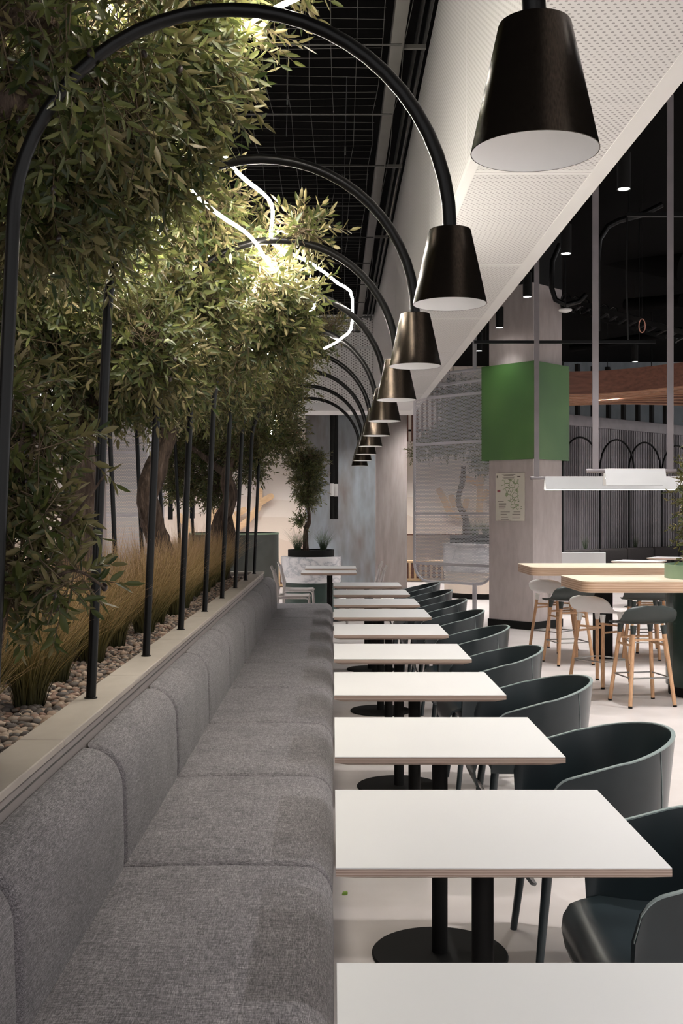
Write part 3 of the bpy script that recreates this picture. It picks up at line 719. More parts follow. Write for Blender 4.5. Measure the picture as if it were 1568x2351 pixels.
for i in range(14):
    p = W(1290, 695, 14.5).lerp(W(1568, 775, 13.0), i/13); MB().bar(p+Vector((0, -.24, 0)), p+Vector((0, .24, 0)), .03, .02).build('rung', 'black', tray, OY)
for i in range(6):
    a = W(1300+i*22, 690+i*6, 14.3); tag(MB().tube([a+Vector((.06*math.cos(q*PI/4), .02*q, .10*math.sin(q*PI/4))) for q in range(11)], .010, 6).build('cable_coil', 'black', smooth=True), 'black cable coil lying on the ceiling tray, %s from the pillar' % ORD[i], 'cable', 'cable coils on the ceiling tray')
for i, (a, b, r) in enumerate((((1300, 560), (1568, 610), .22), ((1310, 800), (1568, 760), .06), ((1440, 700), (1568, 690), .10))):
    tag(MB().tube([W(*a, 17), W(*b, 16)], r, 14).build('air_duct', 'ceiling', smooth=True), ['broad black air duct in the dark ceiling right of the pillar', 'thin black pipe under the ceiling above the wooden waves', 'black pipe high in the corner of the dark ceiling'][i], 'duct')
lo = thing('cable_tie_loop', 'small copper coloured loop dangling under the ceiling tray', 'cable tie', W(1474, 748, 12))
MB().tube([Vector((.035*math.cos(q*PI/8), 0, .075*math.sin(q*PI/8))) for q in range(17)], .006, 6).build('loop', flat('copper_pink', lin('#c58a78'), .4, .3), lo, smooth=True)
MB().tube([(0, 0, .075), (0, 0, 5.3-lo.location.z)], .002, 5).build('cord', 'black', lo)
det = thing('ceiling_detector', 'white round detector disc on the conduit before the pillar', 'detector', W(1298, 713, 12.9))
MB().lathe([(0, -.02), (.05, -.018), (.078, 0), (.078, .012), (0, .02)], 28).build('disc', 'whitepaint', det, smooth=True)
MB().lathe([(0, -.03), (.024, -.026), (.028, -.014)], 16).build('sensor', 'whiteplastic', det, smooth=True)
MB().tube([(0, 0, .02), (0, 0, 1.2)], .008, 6).build('stem', 'black', det)

# ================================================================== PERFORATED SCREENS
def screen(L, R, z0, z1, bars, r, label, stand=None, hang=None):
    L, R = Vector(L), Vector(R); w = (R-L).length; d = (R-L).normalized(); ang = math.atan2(d.y, d.x)
    t = thing('perforated_screen', label, 'screen', (L.x, L.y, 0), ang)
    out = []
    for cx, cz, a in ((w-r, z1-r, 0), (r, z1-r, 90), (r, z0+r, 180), (w-r, z0+r, 270)):
        for i in range(8): q = math.radians(a+90*i/7); out.append((cx+r*math.cos(q), cz+r*math.sin(q)))
    n = len(out)
    MB().add([(x, 0, z) for x, z in out], [tuple(range(n))]).build('perforated_sheet', 'perf_screen', t)
    MB().tube([(x, 0, z) for x, z in out+out[:2]], .02, 8, caps=False).build('frame', 'screenframe', t, smooth=True)
    for z in bars: MB().box(.012, w-.012, -.018, .018, z-.018, z+.018).build('crossbar', 'screenframe', t, bevel=.003, seg=1)
    if stand is not None:
        MB().tube([(stand, 0, 0), (stand, 0, z0)], .032, 12).build('stand_post', 'screenframe', t, smooth=True)
        MB().lathe([(.12, 0), (.11, .012), (.036, .05)], 24, (stand, 0, 0)).build('stand_foot', 'screenframe', t, smooth=True)
        MB().tube([(stand, 0, z1), (stand, 0, 5.3)], .028, 12).build('ceiling_post', 'screenframe', t, smooth=True)
    return t
screen((1.20, 15.98, 0), (2.20, 14.95, 0), .53, 3.52, (.79, 1.515, 2.52, 3.19, 3.36), .26, 'rounded white perforated screen on a post beside the grey pillar', stand=1.115)
screen((-3.35, 14.2, 0), (-2.42, 14.2, 0), .45, 2.86, (.94, 1.49, 2.31), .05, 'white perforated screen seen behind the planter trunks', stand=.5)
screen((-2.44, 14.6, 0), (-2.28, 14.6, 0), .45, 2.80, (.94, 1.49, 2.31), .03, 'narrow pale perforated screen beside the twisted olive trunk', stand=.08)

# ================================================================== FAR FURNITURE AND DECOR
# marble planter drum with topiary
mpd = thing('marble_planter', 'round marble and green plinth planter in front of the blue-grey pillar', 'planter', (-.34, 17.0, 0)); OM = (-.34, 17.0, 0)
MB().lathe([(.44, 0), (.44, .45)], 48, OM).build('green_base', 'darkgreen', mpd, OM, smooth=True)
MB().lathe([(.44, .45), (.47, .45), (.47, .84), (.46, .845), (0, .845)], 48, OM).build('marble_band', 'marble', mpd, OM, smooth=True, ang=35)
MB().lathe([(.36, .845), (.36, .95), (.345, .95), (.345, .93), (0, .93)], 40, OM).build('tray', 'matte_black', mpd, OM, smooth=True, ang=35)
# big round counter behind the screen
rc = thing('round_counter', 'round marble topped counter planter behind the white perforated screen', 'counter', (2.73, 19.8, 0)); OR = (2.73, 19.8, 0)
MB().lathe([(.66, 0), (.66, .10)], 56, OR).build('plinth', 'matte_black', rc, OR, smooth=True)
MB().lathe([(.70, .10), (.70, .47)], 56, OR, capb=True).build('wood_band', 'cream', rc, OR, smooth=True)
MB().lathe([(.70, .47), (.715, .48), (.715, .95), (.735, .955), (.735, .98), (0, .98)], 56, OR).build('marble_band', 'marble', rc, OR, smooth=True, ang=35)
MB().lathe([(.60, .98), (.60, 1.12), (.58, 1.12), (.58, 1.10), (0, 1.10)], 40, OR).build('tray', 'matte_black', rc, OR, smooth=True, ang=35)
# metal-green drum at left
dd = thing('drum_planter', 'large grey-green round metal drum behind the dry grass', 'planter', (-1.77, 19.5, 0)); OG = (-1.77, 19.5, 0)
MB().lathe([(.80, 0), (.80, 1.16), (.78, 1.17), (.76, 1.16), (.76, 1.0), (0, 1.0)], 56, OG).build('body', 'drum', dd, OG, smooth=True, ang=35)
MB().lathe([(.803, 1.145), (.806, 1.172), (.757, 1.172)], 56, OG).build('rim', 'greenring', dd, OG, smooth=True, ang=35)
# slatted benches along the far wall
def slat_bench(x0, x1, y, label):
    t = thing('slat_bench', label, 'bench', ((x0+x1)/2, y, 0)); o = t.location.copy()
    MB().box(x0, x1, y-.25, y+.25, .42, .46).build('top_board', 'decorwood', t, o, bevel=.004)
    MB().box(x0, x1, y-.2, y+.22, 0, .40).build('dark_core', 'brownwood', t, o)
    n = int((x1-x0)/.12)
    for i in range(n): MB().box(x0+.12*i+.02, x0+.12*i+.07, y-.25, y-.21, .06, .42).build('slat', 'decorwood', t, o)
    MB().box(x0, x1, y-.25, y-.21, .02, .07).build('bottom_rail', 'decorwood', t, o)
slat_bench(-1.75, -.75, 22.6, 'pale wooden slatted bench left of the marble planter')
slat_bench(1.55, 3.4, 24.5, 'wooden slatted bench behind the white perforated screen')
tag(MB().box(1.3, 8, 25.9, 26.0, 0, 1.0).build('low_partition', 'cream'), 'low beige partition with a dark cap behind the screen', 'partition')
tag(MB().box(1.3, 8, 25.88, 26.02, 1.0, 1.03).build('partition_cap', 'brownwood'), 'thin dark cap along the low beige partition', 'capping')
# wooden slat screens near the ceiling
def slat_screen(x0, x1, y, z0, z1, label):
    t = thing('slat_screen', label, 'slat screen', ((x0+x1)/2, y, z0)); o = t.location.copy()
    n = int((x1-x0)/.11)
    for i in range(n): MB().box(x0+.11*i, x0+.11*i+.045, y-.02, y+.02, z0, z1).build('slat', 'brownwood', t, o)
    for x in (x0+.1, x1-.1): MB().box(x-.01, x+.01, y+.02, y+.04, z1-.3, 5.3).build('hanger', 'matte_black', t, o)
    for z in (z0+.25, z1-.2): MB().box(x0, x1, y+.02, y+.05, z-.02, z+.02).build('cross_rail', 'matte_black', t, o)
slat_screen(-1.15, -.62, 24.0, 3.10, 4.4, 'brown vertical slat screen under the cross bulkhead left of the blue-grey pillar')
slat_screen(1.62, 2.75, 24.0, 3.10, 4.4, 'brown vertical slat screen right of the blue-grey pillar')
# wooden antler decor
def antler(segs, label, y=27.85):
    p0 = W(*segs[0][0], y); t = thing('wall_branch', label, 'wall decor', p0)
    for a, b in segs:
        A, B = W(*a, y), W(*b, y); MB().tube([A+(A-B).normalized()*.03, A, B, B+(B-A).normalized()*.06], [.05, .085, .085, .05], 10, flatten=(0, 1, 0)).build('branch', 'decorwood', t, p0, smooth=True)
Z5 = lambda x, y: (400+x/5.227, 1050+y/5.227)
antler([(Z5(770, 850), Z5(880, 760)), (Z5(880, 760), Z5(1010, 600)), (Z5(1010, 600), Z5(1025, 400)), (Z5(1020, 550), Z5(1165, 465)), (Z5(770, 850), Z5(690, 720)), (Z5(740, 690), Z5(840, 630))], 'forked pale wooden branch on the mural wall between the poles')
antler([(Z5(455, 930), Z5(465, 640)), (Z5(460, 760), Z5(540, 640))], 'upright pale wooden branch on the mural wall left of the far trunk')
antler([(Z5(165, 950), Z5(140, 700)), (Z5(150, 820), Z5(60, 700))], 'pale wooden branch low on the mural wall behind the metal drum')
antler([((1035, 1180), (1008, 1125)), ((1035, 1180), (1060, 1185)), ((1060, 1185), (1072, 1148)), ((1045, 1160), (1036, 1140))], 'forked pale wooden branch seen through the perforated screen')
antler([((1100, 1180), (1104, 1090)), ((1100, 1110), (1060, 1095)), ((1102, 1150), (1118, 1130))], 'tall pale wooden branch behind the screen next to the pillar')
# twin pendant tubes
def tube_pendant(px, bot, Y, label, ztop=5.3, band=True):
    p = W(px, bot, Y); t = thing('tube_pendant', label, 'lamp', p)
    MB().lathe([(0, 0), (.037, 0), (.037, .40), ], 20).build('lower_tube', 'matte_black', t, smooth=True, ang=35)
    if band: MB().lathe([(.036, .40), (.036, .62)], 20).build('white_band', 'whiteplastic', t, smooth=True)
    MB().lathe([(.037, .62 if band else .40), (.037, ztop-p.z)], 20).build('upper_tube', 'matte_black', t, smooth=True)
tube_pendant(762, 1192, 18.9, 'taller of the twin black tube pendants before the blue-grey pillar')
tube_pendant(771.5, 1192, 19.15, 'thinner-looking black tube pendant tucked behind its twin')
tube_pendant(391, 1193, 16.5, 'black tube pendant hanging left of the leaning far trunk', band=False)
tube_pendant(441, 1190, 16.5, 'black tube pendant hanging close to the leaning far trunk', band=False)

# ------- right background: slatted wall, arches, wave ceiling, far banquette
A0, A1 = Vector((4.2, 21.4, 0)), Vector((9.2, 25.8, 0)); AD = (A1-A0).normalized(); AN = Vector((AD.y, -AD.x, 0)); AW = (A1-A0).length
sw_ = sroot('wall_slatted', 'grey vertically slatted partition behind the bar tables', 'partition', A0)
sw_.rotation_euler = (0, 0, math.atan2(AD.y, AD.x))
MB().box(0, AW, 0, .06, .70, 3.30).build('backing', 'channel', sw_)
ns = int(AW/.066)
sl = MB().box(0, .036, -.04, 0, .74, 3.28).build('slat', 'greybar', sw_)
for i in range(1, ns):
    c = sl.copy(); COL.objects.link(c); c.location = (.066*i, 0, 0)
MB().box(0, AW, -.07, .08, 3.28, 3.50).build('top_beam', 'greybar', sw_, bevel=.01)
for i in range(9): MB().box(.55*i+.2, .55*i+.28, .2, .28, 3.5, 4.6).build('upright_post', 'matte_black', sw_)
MB().box(-.3, AW, -.55, .06, .66, .74).build('ledge', 'whitepaint', sw_, bevel=.01)
MB().box(-.3, AW, -.50, .06, 0, .66).build('ledge_wall', 'whitepaint', sw_)
struct(MB().box(4.5, 16, 27.2, 27.3, 2.5, 5.3).build('wall_right', 'bluewall'), 'blue-grey wall strip above the slatted partition', 'wall')
for i, (px, py) in enumerate(((1310, 1004), (1389, 1010), (1458, 1016), (1527, 1024))):
    # a point on the slatted wall line, standing on its ledge
    q = (px-VX)/F; s = (q*A0.y-A0.x)/(AD.x-q*AD.y); b = A0+AD*s+AN*.25; R = .60; zt = CH+(VY-py)*b.y/F
    t = thing('wall_arch', 'black tube arch before the slatted partition, %s from the grey pillar' % ORD[i], 'arch', (b.x, b.y, .74)); 
    b = b+AN*.05*(i % 2)
    pts = [b-AD*R+Vector((0, 0, .74))]+[b+AD*(-R*math.cos(PI*j/24))+Vector((0, 0, zt-R+R*math.sin(PI*j/24))) for j in range(25)]
    MB().tube(pts, .02, 8).build('arch_tube', 'black', t, (b.x-AN.x*.05*(i % 2), b.y-AN.y*.05*(i % 2), .74), smooth=True)
    MB().lathe([(.035, 0), (.035, .01)], 12, (b.x-AD.x*R, b.y-AD.y*R, .74), capt=True).build('foot', 'black', t, (b.x-AN.x*.05*(i % 2), b.y-AN.y*.05*(i % 2), .74))
    t['group'] = 'black arches by the slatted partition'
fb = thing('banquette', 'dark charcoal banquette below the slatted partition', 'sofa', A0-AN*-.62); fb.rotation_euler = (0, 0, math.atan2(AD.y, AD.x))
for i in range(6):
    MB().box(-.2+.95*i+.005, .75+.95*i-.005, -.12, .06, .42, .82).build('back_cushion', 'darkfabric', fb, bevel=.05, seg=3)
    MB().box(-.2+.95*i+.005, .75+.95*i-.005, -.62, .02, .22, .45).build('seat_cushion', 'darkfabric', fb, bevel=.04, seg=3)
MB().box(-.2, 5.5, -.55, .05, 0, .22).build('plinth', 'matte_black', fb)
lp = W(1293, 1268, 16.5); lq = W(1391, 1272, 16.5)
tag(MB().box(lp.x-.3, lq.x, 16.5, 16.6, 0, lp.z).build('low_divider', 'whitepaint', bevel=.01), 'low white divider beside the concrete pillar', 'divider')
wv = thing('wave_ceiling', 'brown wooden fins hanging in waves from the ceiling behind the green box', 'ceiling feature', (6, 19, 3.6)); OW = (6, 19, 3.6)
for j in range(9):
    y0 = 18.7+.33*j; P = []
    h = .40 if j == 0 else .22
    for w in (0, 1):
        row = []
        for i in range(25):
            x = 3.6+.26*i; y = y0-max(0, .95*(1-j/11)*(1-math.cos(PI*min(1, max(0, (x-4.0)/4.2))))*.5*2.1)
            z = 3.60+.05*math.sin(x*1.1+j*.25); row.append((x, y, z+h*w))
        P.append(row)
    fin = MB().sheet(P, .05).build('wood_fin', 'brownwood', wv, OW, smooth=True)
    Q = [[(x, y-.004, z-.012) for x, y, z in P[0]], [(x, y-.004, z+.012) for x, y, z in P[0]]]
    MB().sheet(Q, .06).build('lit_edge_strip', 'litedge', fin, OW, smooth=True)  # paler strip paints the lit bottom edge of each fin
for x in (4.2, 6, 8): MB().tube([(x, 20.5, 3.8), (x, 20.5, 5.3)], .01, 6).build('hanger', 'black', wv, OW)

# ================================================================== VEGETATION
def mesh_np(name, V, Fq, mat, tint=None):
    me = bpy.data.meshes.new(name); n = len(V); k_ = Fq.shape[1]; m = len(Fq)
    me.vertices.add(n); me.vertices.foreach_set('co', V.astype(np.float32).ravel())
    me.loops.add(m*k_); me.loops.foreach_set('vertex_index', Fq.astype(np.int32).ravel())
    me.polygons.add(m); me.polygons.foreach_set('loop_start', np.arange(0, m*k_, k_, dtype=np.int32))
    me.update(calc_edges=True); me.validate()
    if tint is not None:
        a = me.attributes.new('tint', 'FLOAT', 'POINT'); a.data.foreach_set('value', tint.astype(np.float32))
    me.materials.append(M[mat] if isinstance(mat, str) else mat); return me
LV = np.array([(0, 0, 0), (.28, .5, .04), (.28, -.5, .04), (.32, 0, -.03), (.68, .42, .03), (.68, -.42, .03), (.68, 0, -.045), (1, 0, -.02)])
LT = np.array([(0, 3, 1), (0, 2, 3), (1, 3, 6), (1, 6, 4), (3, 2, 5), (3, 5, 6), (4, 6, 7), (6, 5, 7)])
SV = np.array([(0, 0, 0), (.45, .5, .05), (1, 0, -.03), (.45, -.5, .05)]); ST = np.array([(0, 2, 1), (0, 3, 2)])
def unit(a): return a/(np.linalg.norm(a, axis=-1, keepdims=True)+1e-9)
def twigs(blobs, n, rng, tl=(.16, .30), droop=-.15, shell=.4):
    c = np.array([b[0] for b in blobs]); r = np.array([b[1] if np.ndim(b[1]) else (b[1],)*3 for b in blobs], float)
    w = np.array([np.prod(x)**(2/3) for x in r]); w /= w.sum()
    k_ = rng.choice(len(blobs), n, p=w); u = unit(rng.normal(size=(n, 3)))
    rad = rng.random(n)**shell
    o = c[k_]+u*np.maximum(r[k_]-tl[1]*.45, .03)*rad[:, None]
    d = unit(u*.7+rng.normal(size=(n, 3))*.55+np.array([0, 0, droop]))
    return o, d, rng.uniform(tl[0], tl[1], n)
def leaves(o, d, L, rng, per, ll, bend=.12):
    n = len(o); t = np.tile(np.linspace(.12, 1.0, per), (n, 1)); m = n*per
    side = unit(np.cross(d, rng.normal(size=(n, 3)))); up = np.cross(d, side)
    base = o[:, None, :]+d[:, None, :]*(t*L[:, None])[..., None]+np.array([0, 0, -1.0])*(bend*(t**2)*L[:, None])[..., None]
    ang = (np.arange(per) % 2)*PI+(np.arange(per)//2)*1.4; ang = ang[None, :]+rng.normal(size=(n, per))*.35
    s = side[:, None, :]*np.cos(ang)[..., None]+up[:, None, :]*np.sin(ang)[..., None]
    op = rng.uniform(.55, 1.15, (n, per))*np.where(t > .97, .15, 1)
    ld_ = unit(d[:, None, :]*np.cos(op)[..., None]+s*np.sin(op)[..., None]+rng.normal(size=(n, per, 3))*.10)
    nr = unit(d[:, None, :]*np.sin(op)[..., None]-s*np.cos(op)[..., None]+np.array([0, 0, .5])+rng.normal(size=(n, per, 3))*.25)
    sd_ = unit(np.cross(nr, ld_)); nr = np.cross(ld_, sd_)
    ln_ = rng.uniform(ll[0], ll[1], (n, per)); wd_ = ln_*rng.uniform(.23, .33, (n, per)); tint = np.clip(rng.beta(2, 2.6, (n, per))+rng.normal(size=(n, 1))*.12, 0, 1)
    return [x.reshape(m, -1) for x in (base, ld_, sd_, nr)]+[ln_.ravel(), wd_.ravel(), tint.ravel()]
def leafmesh(name, A, idx, origin, hi=True):
    B, D, S, N, ln_, wd_, ti = A; V0, T0 = (LV, LT) if hi else (SV, ST); nv = len(V0)
    B, D, S, N, ln_, wd_, ti = B[idx]-np.array(origin), D[idx], S[idx], N[idx], ln_[idx], wd_[idx], ti[idx]
    V = B[:, None, :]+D[:, None, :]*(V0[:, 0][None]*ln_[:, None])[..., None]+S[:, None, :]*(V0[:, 1][None]*wd_[:, None])[..., None]+N[:, None, :]*(V0[:, 2][None]*ln_[:, None])[..., None]
    Fc = (T0[None]+(np.arange(len(B))*nv)[:, None, None]).reshape(-1, 3)
    return mesh_np(name, V.reshape(-1, 3), Fc, 'leaf', np.repeat(ti, nv))
LEAFM = []
for i in range(6):
    me = mesh_np('leaf', LV, LT, 'leaf', np.full(len(LV), .08+.16*i)); LEAFM.append(me)
def inframe(P):
    y = np.maximum(P[:, 1], .05); px = VX+P[:, 0]*F/y; py = VY-(P[:, 2]-CH)*F/y
    return (P[:, 1] > .5) & (px > -20) & (px < 1590) & (py > -20) & (py < 2370)
bmo = bmesh.new(); bmesh.ops.create_uvsphere(bmo, u_segments=10, v_segments=7, radius=1)
OLM = []
for nm in ('olive_g', 'olive_d'):
    me = bpy.data.meshes.new('olive'); bmo.to_mesh(me); me.shade_smooth(); me.materials.append(M[nm]); OLM.append(me)
bmo.free()
def plant(root, base, blobs, n, rng, per=16, ll=(.045, .065), hi=True, single=300, olives=0, tl=(.11, .20), droop=-.15, shell=.4):
    o, d, L = twigs(blobs, n, rng, tl, droop, shell); A = leaves(o, d, L, rng, per, ll)
    N = len(A[0]); one = np.array([], int)
    if single:
        vis = np.where(inframe(A[0]))[0]; dist = np.linalg.norm(A[0][vis]-np.array([0, 0, CH]), axis=1)
        one = vis[np.argsort(dist)[:single]]
    rest = np.setdiff1d(np.arange(N), one)
    f = link('foliage', leafmesh('foliage', A, rest, base, hi), None, root); f['kind'] = 'stuff'
    bv = Vector(base)
    for i in one:
        ob = bpy.data.objects.new('leaf', LEAFM[min(5, int(A[6][i]*6))]); COL.objects.link(ob); ob.parent = root
        mt = Matrix((A[1][i]*A[4][i], A[2][i]*A[5][i], A[3][i]*A[4][i])).transposed().to_4x4(); mt.translation = Vector(A[0][i])-bv
        ob.matrix_basis = mt
    e = o+d*L[:, None]+np.array([0, 0, -1.0])*(.12*L)[:, None]; s = unit(np.cross(d, np.array([.3, .5, .8]))); u2 = np.cross(d, s)
    r0 = .0022; V = []
    st = o-d*.10
    for q, rr in ((st, r0), (o+d*(L*.55)[:, None]+np.array([0, 0, -1.0])*(.12*.3*L)[:, None], r0*.8), (e, r0*.4)):
        for a in range(3): V.append(q+(s*math.cos(a*2.094)+u2*math.sin(a*2.094))*rr)
    V = np.stack(V, 1)-np.array(base); Fc = []
    for r_ in (0, 3):
        for a in range(3): Fc.append((r_+a, r_+(a+1) % 3, r_+3+(a+1) % 3, r_+3+a))
    Fq = (np.array(Fc)[None]+(np.arange(n)*9)[:, None, None]).reshape(-1, 4)
    tw = link('twigs', mesh_np('twigs', V.reshape(-1, 3), Fq, 'twig'), None, root); tw['kind'] = 'stuff'
    if olives:
        vis = np.where(inframe(e))[0]; dist = np.linalg.norm(e[vis]-np.array([0, 0, CH]), axis=1); cand = vis[np.argsort(dist)[:olives*6]]
        for i in rng.choice(cand, min(olives, len(cand)), replace=False):
            ob = bpy.data.objects.new('olive', OLM[int(rng.random() < .72)]); COL.objects.link(ob); ob.parent = root
            ob.location = Vector(o[i]+d[i]*L[i]*.6)-bv+Vector((0, 0, -.02)); ob.scale = (.0085, .0085, .0115); ob.rotation_euler = (rng.normal()*.4, rng.normal()*.4, 0)
    return A
def limb(pts, rad, n=12, seed=0):
    """knotty trunk or bough along smoothed points"""
    pts = [Vector(p) for p in pts]; P = []; R = []; rr = random.Random(seed); m = len(pts)
    for i in range(m-1):
        p0, p1, p2, p3 = pts[max(i-1, 0)], pts[i], pts[i+1], pts[min(i+2, m-1)]
        for q in range(5):
            t = q/5; P.append(.5*((2*p1)+(p2-p0)*t+(2*p0-5*p1+4*p2-p3)*t*t+(3*p1-p0-3*p2+p3)*t**3)); R.append((rad[i]*(1-t)+rad[i+1]*t)*(1+rr.uniform(-.07, .07)))
    P.append(pts[-1]); R.append(rad[-1]); mb = MB(); mb.tube(P, R, n)
    k_ = 0
    for i in range(len(P)):
        for j in range(n):
            v = Vector(mb.v[i*n+j]); mb.v[i*n+j] = tuple(P[i]+(v-P[i])*(1+.13*math.sin(j*2.6+i*.35+seed)+.08*math.sin(j*1.3-i*.9)))
    return mb
def B_(px, py, Y, r): return (W(px, py, Y), r)
GT = 'olive trees in the planter'
# tree A: nearest, trunk out of frame at the left
bA = (-1.18, 2.45, .82)
tA = thing('olive_tree', 'nearest olive tree, its lit crown filling the top left corner', 'tree', bA, 0, GT)
limb([bA, (-1.22, 2.45, 1.4), (-1.14, 2.5, 1.95), (-1.12, 2.6, 2.35)], [.085, .07, .06, .05], seed=1).build('trunk', 'bark', tA, bA, smooth=True, ang=180)
for i, pts in enumerate(([(-1.12, 2.6, 2.3), W(20, 235, 2.7), W(110, 200, 2.85), W(210, 150, 3.0), W(330, 110, 3.1)], [(-1.12, 2.6, 2.3), W(-30, 60, 2.7), W(130, 30, 2.9), W(170, -40, 3.0)], [(-1.12, 2.6, 2.25), W(30, 320, 3.0), W(180, 300, 3.3), W(330, 360, 3.5)])):
    limb(pts, [.045, .036, .027, .018, .012][:len(pts)], 8, seed=i+5).build('bough', 'bark', tA, bA, smooth=True, ang=180)
plant(tA, bA, [B_(120, 110, 2.9, .42), B_(380, 110, 3.2, .27), B_(500, 20, 3.3, .18), B_(330, 280, 3.4, .30), B_(20, 380, 3.1, .34), B_(640, -70, 3.3, .13), B_(190, -100, 3.0, .4), B_(480, 180, 3.4, .13), B_(180, 420, 3.5, .32)], 2300, np.random.default_rng(1), 12, (.040, .060), True, 300, 26)
# tree B
bB = (-1.20, 5.05, .82)
tB = thing('olive_tree', 'second olive tree with a thick dark trunk behind the shrub', 'tree', bB, 0, GT)
limb([bB, W(172, 1290, 5.05), W(186, 1150, 5.05), W(178, 1030, 5.05), W(185, 930, 5.05)], [.10, .088, .076, .07, .066], seed=2).build('trunk', 'bark', tB, bB, smooth=True, ang=180)
for i, pts in enumerate(([W(185, 940, 5.05), W(150, 850, 5.0), W(120, 720, 4.8), W(60, 600, 4.6)], [W(185, 940, 5.05), W(260, 860, 5.1), W(380, 780, 5.2), W(520, 690, 5.3)], [W(185, 930, 5.05), W(200, 800, 5.1), W(230, 650, 5.1), W(330, 540, 5.0)])):
    limb(pts, [.055, .045, .032, .018], 9, seed=i+9).build('bough', 'bark', tB, bB, smooth=True, ang=180)
plant(tB, bB, [B_(220, 600, 4.9, .52), B_(430, 570, 5.0, .36), B_(560, 610, 5.1, .28), B_(340, 780, 5.1, .40), B_(540, 730, 5.4, .36), B_(90, 700, 4.7, .46), B_(690, 530, 4.8, .11), B_(470, 460, 4.7, .18), B_(640, 690, 5.4, .24), B_(60, 520, 4.4, .35), B_(300, 450, 4.7, .33), B_(180, 850, 5.0, .32), B_(330, 790, 4.6, .24), B_(430, 700, 4.9, .25)], 4300, np.random.default_rng(2), 12, (.040, .060), True, 300, 26)
# tree C: twisted trunk
bC = tuple(W(395, 1375, 8.3)); bC = (bC[0], 8.3, .82)
tC = thing('olive_tree', 'third olive tree with the twisted forked trunk in the middle of the planter', 'tree', bC, 0, GT)
limb([bC, W(372, 1270, 8.3), W(352, 1200, 8.25), W(338, 1140, 8.2), W(362, 1060, 8.25), W(386, 1000, 8.3), W(388, 960, 8.3)], [.125, .095, .08, .085, .075, .068, .07], seed=3).build('trunk', 'bark', tC, bC, smooth=True, ang=180)
for i, pts in enumerate(([W(388, 970, 8.3), W(360, 925, 8.3), W(335, 880, 8.2), W(300, 800, 8.0)], [W(388, 970, 8.3), W(425, 945, 8.3), W(470, 905, 8.3), W(560, 840, 8.3)], [W(388, 965, 8.3), W(400, 900, 8.4), W(410, 820, 8.4)])):
    limb(pts, [.055, .042, .03, .018], 9, seed=i+14).build('bough', 'bark', tC, bC, smooth=True, ang=180)
plant(tC, bC, [B_(480, 820, 8.2, .55), B_(600, 790, 8.3, .45), B_(290, 840, 8.0, .50), B_(690, 770, 8.0, .26), B_(390, 800, 8.3, .5), B_(760, 750, 7.8, .10), B_(650, 850, 8.6, .30), B_(540, 880, 8.6, .34), B_(280, 935, 8.0, .12), B_(430, 870, 7.6, .3), B_(520, 830, 7.7, .3)], 3300, np.random.default_rng(3), 12, (.040, .060), False, 300, 24)
# tree D
bD = tuple(W(505, 1330, 11.4)); bD = (bD[0], 11.3, .82)
tD = thing('olive_tree', 'fourth olive tree with the leaning far trunk near the end of the planter', 'tree', bD, 0, GT)
limb([bD, W(500, 1260, 11.3), W(512, 1190, 11.3), W(528, 1140, 11.3), W(520, 1090, 11.3), W(540, 1010, 11.3)], [.14, .11, .085, .075, .06, .045], seed=4).build('trunk', 'bark', tD, bD, smooth=True, ang=180)
limb([W(524, 1180, 11.3), W(530, 1215, 11.2), W(527, 1250, 11.2)], [.03, .045, .06], 8, seed=6).build('burl', 'bark', tD, bD, smooth=True, ang=180)
for i, pts in enumerate(([W(520, 1090, 11.3), W(470, 1050, 11.3), W(430, 1020, 11.3)], [W(540, 1010, 11.3), W(600, 950, 11.3), W(650, 900, 11.3)])):
    limb(pts, [.045, .03, .018], 8, seed=i+19).build('bough', 'bark', tD, bD, smooth=True, ang=180)
plant(tD, bD, [B_(600, 940, 11.3, .50), B_(640, 1000, 11.3, .26), B_(540, 970, 11.4, .5), B_(450, 1070, 11.6, .38), B_(490, 1120, 11.6, .25), B_(570, 1060, 11.5, .24), B_(645, 900, 11.2, .25), B_(430, 990, 11.6, .4), B_(410, 1110, 11.6, .22)], 2300, np.random.default_rng(4), 12, (.045, .066), False, 200, 20)
# near shrub
bS = (-1.0, 3.1, .83)
tS = thing('olive_shrub', 'dark olive shrub with green fruit leaning over the near coping', 'shrub', bS)
for i, pts in enumerate(([bS, W(12, 1350, 3.0), W(30, 1200, 2.9), W(40, 1080, 2.85), W(60, 940, 2.8)], [W(12, 1350, 3.0), W(90, 1260, 2.85), W(180, 1170, 2.75), W(240, 1090, 2.7)], [W(10, 1400, 3.0), W(90, 1350, 2.8), W(170, 1310, 2.65), W(240, 1350, 2.6)])):
    limb(pts, ([.018, .014, .010, .007, .004] if i == 0 else [.008, .006, .004, .0025])[:len(pts)], 7, seed=i+25).build('stem', 'bark', tS, bS, smooth=True, ang=180)
plant(tS, bS, [B_(20, 950, 2.9, .15), B_(80, 1020, 2.85, .13), B_(165, 1010, 2.8, .055), B_(30, 1130, 2.9, .15), B_(110, 1170, 2.8, .10), B_(170, 1200, 2.8, .05), B_(20, 1280, 2.85, .15), B_(110, 1320, 2.75, .11), B_(165, 1330, 2.65, .05), B_(30, 1370, 2.8, .10), B_(120, 1390, 2.75, .06), B_(0, 860, 2.95, .11)], 215, np.random.default_rng(5), 10, (.040, .058), True, 300, 24, (.07, .13), -.02)
